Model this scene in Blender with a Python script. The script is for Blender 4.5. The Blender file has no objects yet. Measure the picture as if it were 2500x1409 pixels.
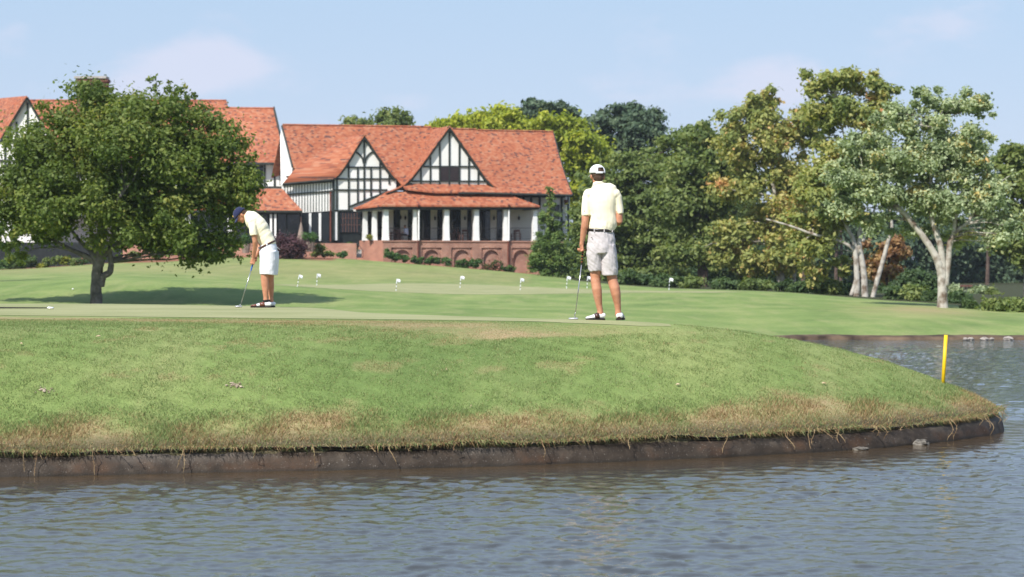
import bpy, math, random
import numpy as np
from mathutils import Vector, Matrix

random.seed(7)
rng = np.random.default_rng(11)
scene = bpy.context.scene
COL = scene.collection

# ------------------------------------------------------------------ camera, light, exposure
F = 5226.0          # focal length in photo pixels (photo 2500 px wide)
HC = 1.96           # camera height above the lake
HZ = 650.0          # photo row of the horizon
cam_d = bpy.data.cameras.new('camera')
cam = bpy.data.objects.new('camera', cam_d)
COL.objects.link(cam)
cam.location = (0, 0, HC)
cam.rotation_euler = (math.radians(90), 0, 0)
cam_d.sensor_width = 36.0
cam_d.lens = F / 2500 * 36
cam_d.shift_y = -(1409 / 2 - HZ) / 2500
cam_d.clip_start = 0.5
cam_d.clip_end = 4000
cam_d.dof.use_dof = True
cam_d.dof.focus_distance = 25.5
cam_d.dof.aperture_fstop = 3.6
scene.camera = cam

SUN_EL = math.radians(47)
SX, SY = -0.55, -0.835
sun_dir = Vector((SX * math.cos(SUN_EL), SY * math.cos(SUN_EL), math.sin(SUN_EL))).normalized()
sl = bpy.data.lights.new('sun', 'SUN')
sl.energy = 4.8
sl.angle = math.radians(0.5)
sl.color = (1.0, 0.955, 0.89)
so = bpy.data.objects.new('sun', sl)
so.rotation_euler = (-sun_dir).to_track_quat('-Z', 'Y').to_euler()
so.location = (-40, -30, 60)
COL.objects.link(so)

scene.view_settings.view_transform = 'Standard'
scene.view_settings.look = 'None'
scene.view_settings.exposure = 0.48
scene.view_settings.gamma = 1.0
scene.cycles.use_denoising = True
scene.cycles.max_bounces = 6
scene.cycles.transparent_max_bounces = 8


class NT:
    """small node-tree builder"""
    def __init__(self, tree):
        self.t = tree
        self.n = tree.nodes
        self.l = tree.links

    def add(self, typ, **kw):
        nd = self.n.new(typ)
        for k, v in kw.items():
            setattr(nd, k, v)
        return nd

    def link(self, a, b):
        self.l.new(a, b)

    def val(self, sock, v):
        if isinstance(v, bpy.types.NodeSocket):
            self.l.new(v, sock)
        else:
            sock.default_value = v

    def math(self, op, a, b=0.0, clamp=False):
        m = self.add('ShaderNodeMath', operation=op, use_clamp=clamp)
        self.val(m.inputs[0], a)
        self.val(m.inputs[1], b)
        return m.outputs[0]

    def vmath(self, op, a, b=(0, 0, 0)):
        m = self.add('ShaderNodeVectorMath', operation=op)
        self.val(m.inputs[0], a)
        self.val(m.inputs[1], b)
        return m.outputs[0] if op not in ('DOT_PRODUCT', 'LENGTH', 'DISTANCE') else m.outputs[1]

    def noise(self, vec, scale=1.0, detail=4.0, rough=0.55, dist=0.0):
        m = self.add('ShaderNodeTexNoise')
        m.inputs['Scale'].default_value = scale
        m.inputs['Detail'].default_value = detail
        m.inputs['Roughness'].default_value = rough
        m.inputs['Distortion'].default_value = dist
        if vec is not None:
            self.l.new(vec, m.inputs['Vector'])
        return m.outputs['Fac']

    def ramp(self, fac, stops):
        m = self.add('ShaderNodeValToRGB')
        cr = m.color_ramp
        while len(cr.elements) < len(stops):
            cr.elements.new(0.5)
        for e, (p, c) in zip(cr.elements, stops):
            e.position = p
            e.color = (*c, 1) if len(c) == 3 else c
        self.l.new(fac, m.inputs[0])
        return m.outputs[0]

    def mix(self, fac, a, b, mode='MIX'):
        m = self.add('ShaderNodeMix', data_type='RGBA', blend_type=mode)
        self.val(m.inputs[0], fac)
        for s, v in ((m.inputs[6], a), (m.inputs[7], b)):
            if isinstance(v, tuple) and len(v) == 3:
                v = (*v, 1)
            self.val(s, v)
        return m.outputs[2]

    def maprange(self, v, a, b, c=0.0, d=1.0, smooth=True):
        m = self.add('ShaderNodeMapRange')
        if smooth:
            m.interpolation_type = 'SMOOTHSTEP'
        self.val(m.inputs[0], v)
        for i, x in enumerate((a, b, c, d)):
            m.inputs[i + 1].default_value = x
        return m.outputs[0]


# ------------------------------------------------------------------ world
world = bpy.data.worlds.new("World")
scene.world = world
world.use_nodes = True
w = NT(world.node_tree)
w.n.clear()
sky = w.add('ShaderNodeTexSky', sky_type='NISHITA', sun_disc=False)
sky.sun_elevation = SUN_EL
sky.sun_rotation = math.atan2(SX, SY)
sky.altitude = 300
sky.air_density = 1.0
sky.dust_density = 0.6
sky.ozone_density = 1.6
tc = w.add('ShaderNodeTexCoord')
dirv = tc.outputs['Generated']
sep = w.add('ShaderNodeSeparateXYZ')
w.link(dirv, sep.inputs[0])
# pale haze all round; band above the view brightened to light water and trees
elev = sep.outputs[2]
hz = w.ramp(w.maprange(elev, 0.0, 1.0, 0, 1, False), [(0.0, (6.0, 6.9, 9.3)), (0.06, (5.8, 7.0, 9.3)), (0.13, (5.2, 6.9, 9.2)), (0.4, (6.2, 8.0, 10.6)), (1.0, (2.4, 3.9, 7.4))])
base = w.mix(0.78, sky.outputs[0], hz)
# thin summer clouds, a few thicker puffs
mp = w.add('ShaderNodeMapping')
w.link(dirv, mp.inputs[0])
mp.inputs['Scale'].default_value = (1.0, 1.0, 2.1)
wisp = w.noise(mp.outputs[0], 9.0, 6.0, 0.55, 0.3)
fine = w.noise(mp.outputs[0], 34.0, 5.0, 0.6)
nn = w.math('ADD', w.math('MULTIPLY', wisp, 0.7), w.math('MULTIPLY', fine, 0.3))


def puff(px, py, rx, ry, amp):
    c = Vector(((px - 1250) / F, 1, (HZ - py) / F)).normalized()
    d = w.vmath('SUBTRACT', dirv, tuple(c))
    d = w.vmath('MULTIPLY', d, (F / rx, F / rx, F / ry))
    ln = w.vmath('LENGTH', d)
    return w.maprange(ln, 0.25, 1.25, amp, 0.0)


pf = puff(430, 175, 250, 95, 0.22)
for a in ((1000, 245, 90, 40, 0.12), (1900, 215, 180, 95, 0.15), (2200, 110, 260, 110, 0.12), (20, 100, 90, 60, 0.15),
          (560, 140, 120, 60, 0.12), (2380, 40, 160, 60, 0.1), (150, 235, 260, 60, 0.12)):
    pf = w.math('ADD', pf, puff(*a))
cl = w.maprange(w.math('ADD', nn, pf), 0.56, 0.78, 0.0, 0.62)
cl = w.math('MULTIPLY', cl, w.maprange(elev, -0.02, 0.02, 0, 1))
skycol = w.mix(cl, base, (7.6, 7.7, 9.2))
bg = w.add('ShaderNodeBackground')
w.link(skycol, bg.inputs[0])
bg.inputs[1].default_value = 0.074
wo = w.add('ShaderNodeOutputWorld')
w.link(bg.outputs[0], wo.inputs[0])


# ------------------------------------------------------------------ materials
def principled(name, rough=0.6, spec=0.3):
    m = bpy.data.materials.new(name)
    m.use_nodes = True
    t = NT(m.node_tree)
    t.n.clear()
    p = t.add('ShaderNodeBsdfPrincipled')
    o = t.add('ShaderNodeOutputMaterial')
    t.link(p.outputs[0], o.inputs[0])
    p.inputs['Roughness'].default_value = rough
    p.inputs['Specular IOR Level'].default_value = spec
    return m, t, p, o


def noisy(name, c1, c2, scale=5.0, rough=0.7, bump=0.0, bscale=None, spec=0.25, metallic=0.0, detail=5.0, space='Object', lo=0.35, hi=0.65, bdist=0.02):
    m, t, p, o = principled(name, rough, spec)
    c = t.add('ShaderNodeTexCoord').outputs['Object'] if space == 'Object' else t.add('ShaderNodeNewGeometry').outputs['Position']
    f = t.noise(c, scale, detail)
    t.link(t.ramp(f, [(lo, c1), (hi, c2)]), p.inputs['Base Color'])
    p.inputs['Metallic'].default_value = metallic
    if bump:
        b = t.add('ShaderNodeBump')
        b.inputs['Strength'].default_value = bump
        b.inputs['Distance'].default_value = bdist
        t.link(t.noise(c, bscale or scale * 4, 5), b.inputs['Height'])
        t.link(b.outputs[0], p.inputs['Normal'])
    return m


M = {}
M['plaster'] = noisy('plaster', (0.74, 0.73, 0.69), (0.82, 0.81, 0.78), 0.6, 0.85, 0.15, 30)
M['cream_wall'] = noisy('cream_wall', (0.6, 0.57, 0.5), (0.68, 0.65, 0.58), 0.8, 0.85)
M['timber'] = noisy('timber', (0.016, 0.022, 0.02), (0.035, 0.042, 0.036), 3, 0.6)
M['white_paint'] = noisy('white_paint', (0.74, 0.74, 0.72), (0.82, 0.82, 0.8), 2, 0.5, spec=0.4)
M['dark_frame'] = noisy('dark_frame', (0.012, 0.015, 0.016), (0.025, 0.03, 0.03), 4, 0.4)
M['copper_pipe'] = noisy('copper_pipe', (0.1, 0.035, 0.025), (0.18, 0.06, 0.04), 4, 0.5)
M['iron'] = noisy('iron', (0.012, 0.012, 0.012), (0.03, 0.028, 0.026), 8, 0.5)
M['louvre'] = noisy('louvre_paint', (0.04, 0.03, 0.035), (0.06, 0.045, 0.045), 4, 0.6)
M['porch_wood'] = noisy('porch_wood', (0.09, 0.045, 0.035), (0.16, 0.08, 0.06), 6, 0.6)
M['stone'] = noisy('stone', (0.2, 0.17, 0.15), (0.42, 0.38, 0.34), 2.5, 0.9, 0.6, 8)
M['wet_rock'] = noisy('wet_rock', (0.06, 0.055, 0.045), (0.2, 0.18, 0.15), 12, 0.5, 0.6, 30)
M['canvas'] = noisy('canvas', (0.2, 0.15, 0.12), (0.3, 0.24, 0.2), 5, 0.8)
M['concrete'] = noisy('concrete', (0.3, 0.28, 0.26), (0.42, 0.4, 0.37), 3, 0.9)

m, t, p, o = principled('window_glass', 0.06, 0.5)
g = t.add('ShaderNodeNewGeometry').outputs['Position']
t.link(t.ramp(t.noise(g, 1.3, 3), [(0.3, (0.004, 0.006, 0.008)), (0.62, (0.012, 0.014, 0.014)), (0.8, (0.06, 0.055, 0.05))]), p.inputs['Base Color'])
b = t.add('ShaderNodeBump'); b.inputs['Strength'].default_value = 0.06
t.link(t.noise(g, 2.0, 2), b.inputs['Height']); t.link(b.outputs[0], p.inputs['Normal'])
M['glass'] = m


def brick_mat(name, c1, c2, mortar, w=0.215, h=0.075):
    m, t, p, o = principled(name, 0.85, 0.2)
    uv = t.add('ShaderNodeUVMap').outputs[0]
    br = t.add('ShaderNodeTexBrick')
    t.link(uv, br.inputs['Vector'])
    br.inputs['Scale'].default_value = 1.0
    br.inputs['Brick Width'].default_value = w
    br.inputs['Row Height'].default_value = h
    br.inputs['Mortar Size'].default_value = 0.009
    br.inputs['Color1'].default_value = (*c1, 1)
    br.inputs['Color2'].default_value = (*c2, 1)
    br.inputs['Mortar'].default_value = (*mortar, 1)
    n = t.noise(uv, 0.9, 5)
    c = t.mix(0.75, br.outputs[0], t.ramp(n, [(0.3, (0.6, 0.56, 0.55)), (0.7, (1.15, 1.1, 1.05))]), 'MULTIPLY')
    t.link(c, p.inputs['Base Color'])
    b = t.add('ShaderNodeBump', invert=True)
    b.inputs['Strength'].default_value = 0.6
    b.inputs['Distance'].default_value = 0.02
    t.link(br.outputs['Fac'], b.inputs['Height'])
    t.link(b.outputs[0], p.inputs['Normal'])
    return m


M['brick'] = brick_mat('red_brick', (0.47, 0.225, 0.155), (0.38, 0.165, 0.115), (0.43, 0.34, 0.28))
M['chimney_brick'] = brick_mat('chimney_brick', (0.22, 0.07, 0.05), (0.13, 0.045, 0.035), (0.2, 0.15, 0.12))

# roof tiles: staggered courses, each tile with its own tone
m, t, p, o = principled('clay_roof_tiles', 0.75, 0.25)
uv = t.add('ShaderNodeUVMap').outputs[0]
sp = t.add('ShaderNodeSeparateXYZ'); t.link(uv, sp.inputs[0])
TW, TH = 0.23, 0.14
row = t.math('FLOOR', t.math('DIVIDE', sp.outputs[1], TH))
xo = t.math('ADD', t.math('DIVIDE', sp.outputs[0], TW), t.math('MULTIPLY', row, 0.5))
colm = t.math('FLOOR', xo)
cb = t.add('ShaderNodeCombineXYZ'); t.link(colm, cb.inputs[0]); t.link(row, cb.inputs[1])
wn = t.add('ShaderNodeTexWhiteNoise', noise_dimensions='3D'); t.link(cb.outputs[0], wn.inputs[0])
tone = t.ramp(wn.outputs[0], [(0.0, (0.1, 0.05, 0.045)), (0.06, (0.15, 0.065, 0.05)), (0.1, (0.26, 0.08, 0.044)), (0.35, (0.34, 0.105, 0.052)), (0.7, (0.39, 0.137, 0.068)), (1.0, (0.39, 0.185, 0.11))])
blot = t.ramp(t.noise(uv, 0.35, 5, 0.6), [(0.3, (0.84, 0.82, 0.82)), (0.7, (1.1, 1.1, 1.08))])
c = t.mix(0.8, tone, blot, 'MULTIPLY')
t.link(c, p.inputs['Base Color'])
fy = t.math('FRACT', t.math('DIVIDE', sp.outputs[1], TH))
fx = t.math('FRACT', xo)
hgt = t.math('ADD', t.math('MULTIPLY', fy, -0.7), t.math('MULTIPLY', t.math('LESS_THAN', fx, 0.07), -0.5))
hgt = t.math('ADD', hgt, t.math('MULTIPLY', wn.outputs[0], 0.5))
b = t.add('ShaderNodeBump'); b.inputs['Strength'].default_value = 0.8; b.inputs['Distance'].default_value = 0.03
t.link(hgt, b.inputs['Height']); t.link(b.outputs[0], p.inputs['Normal'])
M['tiles'] = m


def leaf_mat(name, stops, trans=0.42, rough=0.55, nscale=0.5, spec=0.3):
    """foliage: colour by each leaf's own tone and by large scale variation; light passes through"""
    m = bpy.data.materials.new(name)
    m.use_nodes = True
    t = NT(m.node_tree); t.n.clear()
    at = t.add('ShaderNodeAttribute', attribute_name='tone')
    pos = t.add('ShaderNodeNewGeometry').outputs['Position']
    f = t.math('ADD', t.math('MULTIPLY', at.outputs['Fac'], 0.7), t.math('MULTIPLY', t.noise(pos, nscale, 3), 0.6))
    f = t.math('SUBTRACT', f, 0.15, True)
    c = t.ramp(f, stops)
    p = t.add('ShaderNodeBsdfPrincipled')
    p.inputs['Roughness'].default_value = rough
    p.inputs['Specular IOR Level'].default_value = spec
    t.link(c, p.inputs['Base Color'])
    tr = t.add('ShaderNodeBsdfTranslucent')
    t.link(t.mix(1.0, c, (1.25, 1.25, 0.55), 'MULTIPLY'), tr.inputs[0])
    mx = t.add('ShaderNodeMixShader'); mx.inputs[0].default_value = trans
    t.link(p.outputs[0], mx.inputs[1]); t.link(tr.outputs[0], mx.inputs[2])
    o = t.add('ShaderNodeOutputMaterial'); t.link(mx.outputs[0], o.inputs[0])
    return m


M['oak_leaf'] = leaf_mat('oak_leaf', [(0.0, (0.061, 0.099, 0.023)), (0.45, (0.123, 0.175, 0.036)), (0.75, (0.206, 0.245, 0.056)), (0.93, (0.330, 0.305, 0.070)), (1.0, (0.618, 0.245, 0.098))])
M['dark_leaf'] = leaf_mat('dark_leaf', [(0.0, (0.035, 0.069, 0.030)), (0.5, (0.079, 0.131, 0.047)), (1.0, (0.158, 0.216, 0.076))])
M['pine_leaf'] = leaf_mat('pine_leaf', [(0.0, (0.042, 0.077, 0.048)), (0.5, (0.084, 0.131, 0.072)), (1.0, (0.168, 0.216, 0.121))], 0.25)
M['bright_pine'] = leaf_mat('bright_pine_leaf', [(0.0, (0.062, 0.110, 0.028)), (0.5, (0.130, 0.207, 0.050)), (0.85, (0.230, 0.276, 0.070)), (1.0, (0.384, 0.276, 0.098))], 0.3)
M['yellow_leaf'] = leaf_mat('yellow_green_leaf', [(0.0, (0.158, 0.215, 0.024)), (0.5, (0.338, 0.390, 0.042)), (1.0, (0.630, 0.585, 0.075))], 0.45)
M['mid_leaf'] = leaf_mat('mid_green_leaf', [(0.0, (0.075, 0.116, 0.042)), (0.5, (0.161, 0.216, 0.062)), (1.0, (0.302, 0.324, 0.107))], 0.4)
M['syca_leaf'] = leaf_mat('sycamore_leaf', [(0.0, (0.102, 0.158, 0.053)), (0.4, (0.267, 0.307, 0.092)), (0.7, (0.411, 0.389, 0.124)), (0.88, (0.617, 0.371, 0.156)), (1.0, (0.740, 0.297, 0.166))], 0.4, nscale=0.22)
M['silver_leaf'] = leaf_mat('silver_green_leaf', [(0.0, (0.097, 0.152, 0.070)), (0.4, (0.258, 0.324, 0.175)), (0.75, (0.474, 0.531, 0.326)), (0.92, (0.537, 0.438, 0.164)), (1.0, (0.752, 0.380, 0.188))], 0.4, nscale=0.22)
M['orange_leaf'] = leaf_mat('orange_leaf', [(0.0, (0.186, 0.103, 0.058)), (0.5, (0.373, 0.207, 0.098)), (0.8, (0.435, 0.345, 0.156)), (1.0, (0.207, 0.345, 0.117))], 0.45)
M['purple_leaf'] = leaf_mat('purple_leaf', [(0.0, (0.05, 0.025, 0.03)), (0.6, (0.085, 0.038, 0.045)), (1.0, (0.14, 0.065, 0.06))], 0.2)
M['shrub_leaf'] = leaf_mat('shrub_leaf', [(0.0, (0.028, 0.070, 0.025)), (0.5, (0.063, 0.140, 0.035)), (1.0, (0.154, 0.238, 0.063))], 0.3)
M['lime_leaf'] = leaf_mat('lime_leaf', [(0.0, (0.1, 0.13, 0.02)), (0.5, (0.24, 0.25, 0.03)), (1.0, (0.4, 0.38, 0.05))], 0.35)
M['rose_leaf'] = leaf_mat('rose_leaf', [(0.0, (0.03, 0.07, 0.02)), (0.6, (0.07, 0.12, 0.035)), (0.72, (0.4, 0.12, 0.11)), (1.0, (0.5, 0.3, 0.27))], 0.3, nscale=3.0)
M['grey_bark'] = noisy('grey_bark', (0.075, 0.065, 0.06), (0.2, 0.18, 0.17), 3.5, 0.9, 0.8, 12, detail=8, bdist=0.05)
M['dark_bark'] = noisy('dark_bark', (0.05, 0.035, 0.028), (0.13, 0.09, 0.07), 3, 0.9, 0.7, 10)
M['white_bark'] = noisy('white_bark', (0.14, 0.1, 0.07), (0.43, 0.4, 0.35), 2.6, 0.8, 0.3, 9, lo=0.36, hi=0.56, detail=7)


# ------------------------------------------------------------------ mesh helpers
def setp(o, label=None, cat=None, group=None, kind=None):
    if label: o['label'] = label
    if cat: o['category'] = cat
    if group: o['group'] = group
    if kind: o['kind'] = kind
    return o


def empty(name, loc, label=None, cat=None, group=None, rotz=0):
    o = bpy.data.objects.new(name, None)
    o.empty_display_size = 0.2
    o.location = loc
    o.rotation_euler = (0, 0, rotz)
    COL.objects.link(o)
    return setp(o, label, cat, group)


def link_mesh(name, me, mat=None, parent=None, smooth=False):
    o = bpy.data.objects.new(name, me)
    COL.objects.link(o)
    if mat is not None:
        me.materials.append(mat)
    if smooth:
        me.polygons.foreach_set('use_smooth', [True] * len(me.polygons))
    if parent is not None:
        o.parent = parent
        # geometry is written in world space; keep it there
        pm = Matrix.Translation(parent_loc(parent))
        me.transform(pm.inverted())
    return o


def parent_loc(p):
    v = Vector((0, 0, 0))
    while p is not None:
        v += p.location
        p = p.parent
    return v


def np_mesh(name, verts, quads=None, tris=None, attrs=None, uvs=None):
    me = bpy.data.meshes.new(name)
    verts = np.asarray(verts, dtype=np.float32)
    loops, starts, tot = [], [], 0
    if quads is not None and len(quads):
        q = np.asarray(quads, dtype=np.int32)
        loops.append(q.ravel()); starts.append(np.arange(len(q)) * 4); tot = len(q) * 4
    if tris is not None and len(tris):
        q = np.asarray(tris, dtype=np.int32)
        loops.append(q.ravel()); starts.append(np.arange(len(q)) * 3 + tot)
    loops = np.concatenate(loops); starts = np.concatenate(starts).astype(np.int32)
    me.vertices.add(len(verts)); me.vertices.foreach_set('co', verts.ravel())
    me.loops.add(len(loops)); me.loops.foreach_set('vertex_index', loops)
    me.polygons.add(len(starts)); me.polygons.foreach_set('loop_start', starts)
    me.update(calc_edges=True)
    for k, v in (attrs or {}).items():
        a = me.attributes.new(k, 'FLOAT', 'POINT')
        a.data.foreach_set('value', np.asarray(v, dtype=np.float32))
    if uvs is not None:
        l = me.uv_layers.new(name='UVMap')
        l.data.foreach_set('uv', np.asarray(uvs, dtype=np.float32)[loops].ravel())
    me.validate()
    return me


class MB:
    """collects shapes in world space, builds ONE mesh object"""
    def __init__(self):
        self.v, self.f, self.uv = [], [], []

    def _add(self, vs, fs, uvs=None):
        n = len(self.v)
        self.v += [tuple(x) for x in vs]
        self.f += [tuple(i + n for i in f) for f in fs]
        self.uv += list(uvs) if uvs is not None else [(x[0], x[2]) for x in vs]

    def prism(self, pts, d, uvs=None):
        """polygon extruded along vector d"""
        n = len(pts)
        a = [Vector(p) for p in pts]
        b_ = [p + Vector(d) for p in a]
        fs = [tuple(range(n)), tuple(range(2 * n - 1, n - 1, -1))]
        fs += [(i, i + n, (i + 1) % n + n, (i + 1) % n) for i in range(n)]
        self._add(a + b_, fs, (list(uvs) * 2) if uvs else None)

    def box(self, c, s, rot=None):
        c = Vector(c)
        R = rot or Matrix.Identity(3)
        vs = []
        for dx in (-1, 1):
            for dy in (-1, 1):
                for dz in (-1, 1):
                    vs.append(c + R @ Vector((dx * s[0] / 2, dy * s[1] / 2, dz * s[2] / 2)))
        fs = [(0, 1, 3, 2), (4, 6, 7, 5), (0, 4, 5, 1), (2, 3, 7, 6), (0, 2, 6, 4), (1, 5, 7, 3)]
        self._add(vs, fs)

    def tube(self, pts, rad, seg=8, caps=True, side=None, rounded=False):
        """loft along pts; rad = list of r or (rx, ry); side = direction of rx"""
        pts = [Vector(p) for p in pts]
        rad = [(r, r) if not isinstance(r, (tuple, list)) else tuple(r) for r in rad]
        if rounded:
            d0 = (pts[0] - pts[1]).normalized(); d1 = (pts[-1] - pts[-2]).normalized()
            r0, r1 = rad[0], rad[-1]
            m0, m1 = min(r0), min(r1)
            pre = [pts[0] + d0 * m0 * 0.95, pts[0] + d0 * m0 * 0.65]
            post = [pts[-1] + d1 * m1 * 0.65, pts[-1] + d1 * m1 * 0.95]
            pts = pre + pts + post
            rad = [(r0[0] * .3, r0[1] * .3), (r0[0] * .76, r0[1] * .76)] + rad + [(r1[0] * .76, r1[1] * .76), (r1[0] * .3, r1[1] * .3)]
        n = len(pts)
        vs, fs = [], []
        prev = Vector(side) if side is not None else None
        for i, p in enumerate(pts):
            tg = (pts[min(i + 1, n - 1)] - pts[max(i - 1, 0)])
            if tg.length < 1e-9: tg = Vector((0, 0, 1))
            tg.normalize()
            if prev is None:
                prev = Vector((1, 0, 0)) if abs(tg.x) < 0.8 else Vector((0, 1, 0))
            base = Vector(side) if side is not None else prev
            x = base - tg * base.dot(tg)
            if x.length < 1e-4:
                x = tg.orthogonal()
            x.normalize()
            prev = x
            y = tg.cross(x)
            rx, ry = rad[i]
            for k in range(seg):
                a = 2 * math.pi * k / seg
                vs.append(p + x * (math.cos(a) * rx) + y * (math.sin(a) * ry))
        for i in range(n - 1):
            for k in range(seg):
                k2 = (k + 1) % seg
                fs.append((i * seg + k, i * seg + k2, (i + 1) * seg + k2, (i + 1) * seg + k))
        if caps:
            fs.append(tuple(range(seg - 1, -1, -1)))
            fs.append(tuple((n - 1) * seg + k for k in range(seg)))
        self._add(vs, fs)

    def ellipsoid(self, c, r, rot=None, nu=14, nv=9):
        c = Vector(c); R = rot or Matrix.Identity(3)
        vs = [c + R @ Vector((0, 0, r[2]))]
        for j in range(1, nv):
            th = math.pi * j / nv
            for i in range(nu):
                a = 2 * math.pi * i / nu
                vs.append(c + R @ Vector((math.sin(th) * math.cos(a) * r[0], math.sin(th) * math.sin(a) * r[1], math.cos(th) * r[2])))
        vs.append(c + R @ Vector((0, 0, -r[2])))
        fs = [(0, 1 + i, 1 + (i + 1) % nu) for i in range(nu)]
        for j in range(nv - 2):
            for i in range(nu):
                a = 1 + j * nu + i; b_ = 1 + j * nu + (i + 1) % nu
                fs.append((a, a + nu, b_ + nu, b_))
        L = len(vs) - 1; s0 = 1 + (nv - 2) * nu
        fs += [(L, s0 + (i + 1) % nu, s0 + i) for i in range(nu)]
        self._add(vs, fs)

    def grid(self, rows, uvrows=None, thick=None):
        """rows: list of lists of points"""
        nr, nc = len(rows), len(rows[0])
        vs = [p for r in rows for p in r]
        fs = [(i * nc + j, i * nc + j + 1, (i + 1) * nc + j + 1, (i + 1) * nc + j) for i in range(nr - 1) for j in range(nc - 1)]
        uv = [p for r in uvrows for p in r] if uvrows else None
        self._add(vs, fs, uv)
        if thick is not None:
            th = Vector(thick)
            n = nr * nc
            vs2 = [Vector(p) + th for p in vs]
            fs2 = [tuple(reversed(f)) for f in fs]
            base = len(self.v) - n
            self._add(vs2, fs2, uv)
            b2 = base + n
            edge = [j for j in range(nc)] + [i * nc + nc - 1 for i in range(1, nr)] + [(nr - 1) * nc + j for j in range(nc - 2, -1, -1)] + [i * nc for i in range(nr - 2, 0, -1)]
            for a, b_ in zip(edge, edge[1:] + edge[:1]):
                self.f.append((base + b_, base + a, b2 + a, b2 + b_))

    def mesh(self, name):
        me = bpy.data.meshes.new(name)
        me.from_pydata([tuple(v) for v in self.v], [], self.f)
        l = me.uv_layers.new(name='UVMap')
        idx = np.empty(len(me.loops), dtype=np.int32); me.loops.foreach_get('vertex_index', idx)
        l.data.foreach_set('uv', np.asarray(self.uv, dtype=np.float32)[idx].ravel())
        me.validate()
        return me

    def build(self, name, mat, parent=None, smooth=False):
        return link_mesh(name, self.mesh(name), mat, parent, smooth)


def W(px, py, Y):
    """point seen at photo pixel (px, py) standing at distance Y"""
    return Vector(((px - 1250) / F * Y, Y, HC + (HZ - py) * Y / F))


def smooth01(x):
    x = np.clip(x, 0, 1)
    return x * x * (3 - 2 * x)


def catmull(pts, n=8):
    pts = [np.array(p, float) for p in pts]
    out = []
    for i in range(len(pts) - 1):
        p0 = pts[max(i - 1, 0)]; p1 = pts[i]; p2 = pts[i + 1]; p3 = pts[min(i + 2, len(pts) - 1)]
        for k in range(n):
            t_ = k / n
            out.append(0.5 * ((2 * p1) + (-p0 + p2) * t_ + (2 * p0 - 5 * p1 + 4 * p2 - p3) * t_ ** 2 + (-p0 + 3 * p1 - 3 * p2 + p3) * t_ ** 3))
    out.append(pts[-1])
    return np.array(out)

# ------------------------------------------------------------------ land and lake shapes
near_shore = [(-60, 2), (-30, 12.5), (-16, 17.2), (-9, 18.9), (-4.77, 19.93), (-3.0, 20.35), (-1.38, 20.68), (0.1, 21.15), (1.45, 21.68), (1.95, 21.93),
              (3.24, 22.63), (4.1, 23.32), (4.75, 23.95), (5.4, 24.75), (5.8, 25.45), (5.88, 26.1), (5.5, 26.9), (4.5, 27.9), (3.4, 29.0), (2.1, 30.7), (0.9, 33), (0.4, 39), (1.3, 46)]
far_shore = [(3.2, 52.0), (5.2, 55.3), (7.5, 57.0), (11, 57.3), (15, 57.0), (20, 57.1), (28, 57.2), (38, 58.6), (55, 60), (90, 56), (160, 40)]
NS = catmull(near_shore, 8)
FS = catmull(far_shore, 8)
shore = np.vstack([NS, FS])
water_poly = np.vstack([shore, [(160, -120), (-60, -120)]])


def seg_dist(px, py, poly):
    """distance to an open polyline, vectorised"""
    best = np.full(px.shape, 1e9)
    for a, b_ in zip(poly[:-1], poly[1:]):
        d = b_ - a
        L = (d ** 2).sum() + 1e-12
        t_ = np.clip(((px - a[0]) * d[0] + (py - a[1]) * d[1]) / L, 0, 1)
        q = (px - a[0] - t_ * d[0]) ** 2 + (py - a[1] - t_ * d[1]) ** 2
        best = np.minimum(best, q)
    return np.sqrt(best)


def inside(px, py, poly):
    r = np.zeros(px.shape, bool)
    n = len(poly)
    for i in range(n):
        x0, y0 = poly[i]; x1, y1 = poly[(i + 1) % n]
        c = ((y0 > py) != (y1 > py)) & (px < (x1 - x0) * (py - y0) / (y1 - y0 + 1e-12) + x0)
        r ^= c
    return r


def sdist(px, py):
    px = np.asarray(px, float); py = np.asarray(py, float)
    d = seg_dist(px, py, shore)
    return np.where(inside(px, py, water_poly), -d, d)


# far lawn: photo row of the ground at (photo column, distance)
LC = np.array([-600, 0, 300, 700, 1100, 1500, 1850, 2200, 2500, 3000], float)
LY = np.array([57, 65, 78, 87, 95, 105, 115, 125, 150, 180], float)
LT = np.array([
    [760, 760, 760, 765, 775, 792, 822, 828, 828, 828],
    [750, 748, 745, 752, 765, 778, 795, 783, 789, 797],
    [738, 740, 743, 747, 750, 757, 757, 757, 775, 780],
    [706, 705, 690, 706, 741, 746, 742, 748, 762, 765],
    [693, 690, 680, 701, 731, 735, 727, 738, 754, 756],
    [687, 685, 678, 700, 717, 718, 716, 735, 744, 745],
    [682, 680, 674, 694, 707, 712, 713, 730, 735, 736],
    [677, 674, 669, 688, 695, 704, 711, 724, 727, 728],
    [664, 664, 656, 660, 672, 690, 707, 715, 718, 718],
    [650, 657, 640, 626, 652, 686, 701, 704, 704, 704]], float)
LZ = HC + (HZ - LT) * LY[:, None] / F


def cubic_w(t_):
    return np.stack([-0.5 * t_ + t_ ** 2 - 0.5 * t_ ** 3, 1 - 2.5 * t_ ** 2 + 1.5 * t_ ** 3, 0.5 * t_ + 2 * t_ ** 2 - 1.5 * t_ ** 3, -0.5 * t_ ** 2 + 0.5 * t_ ** 3])


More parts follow.
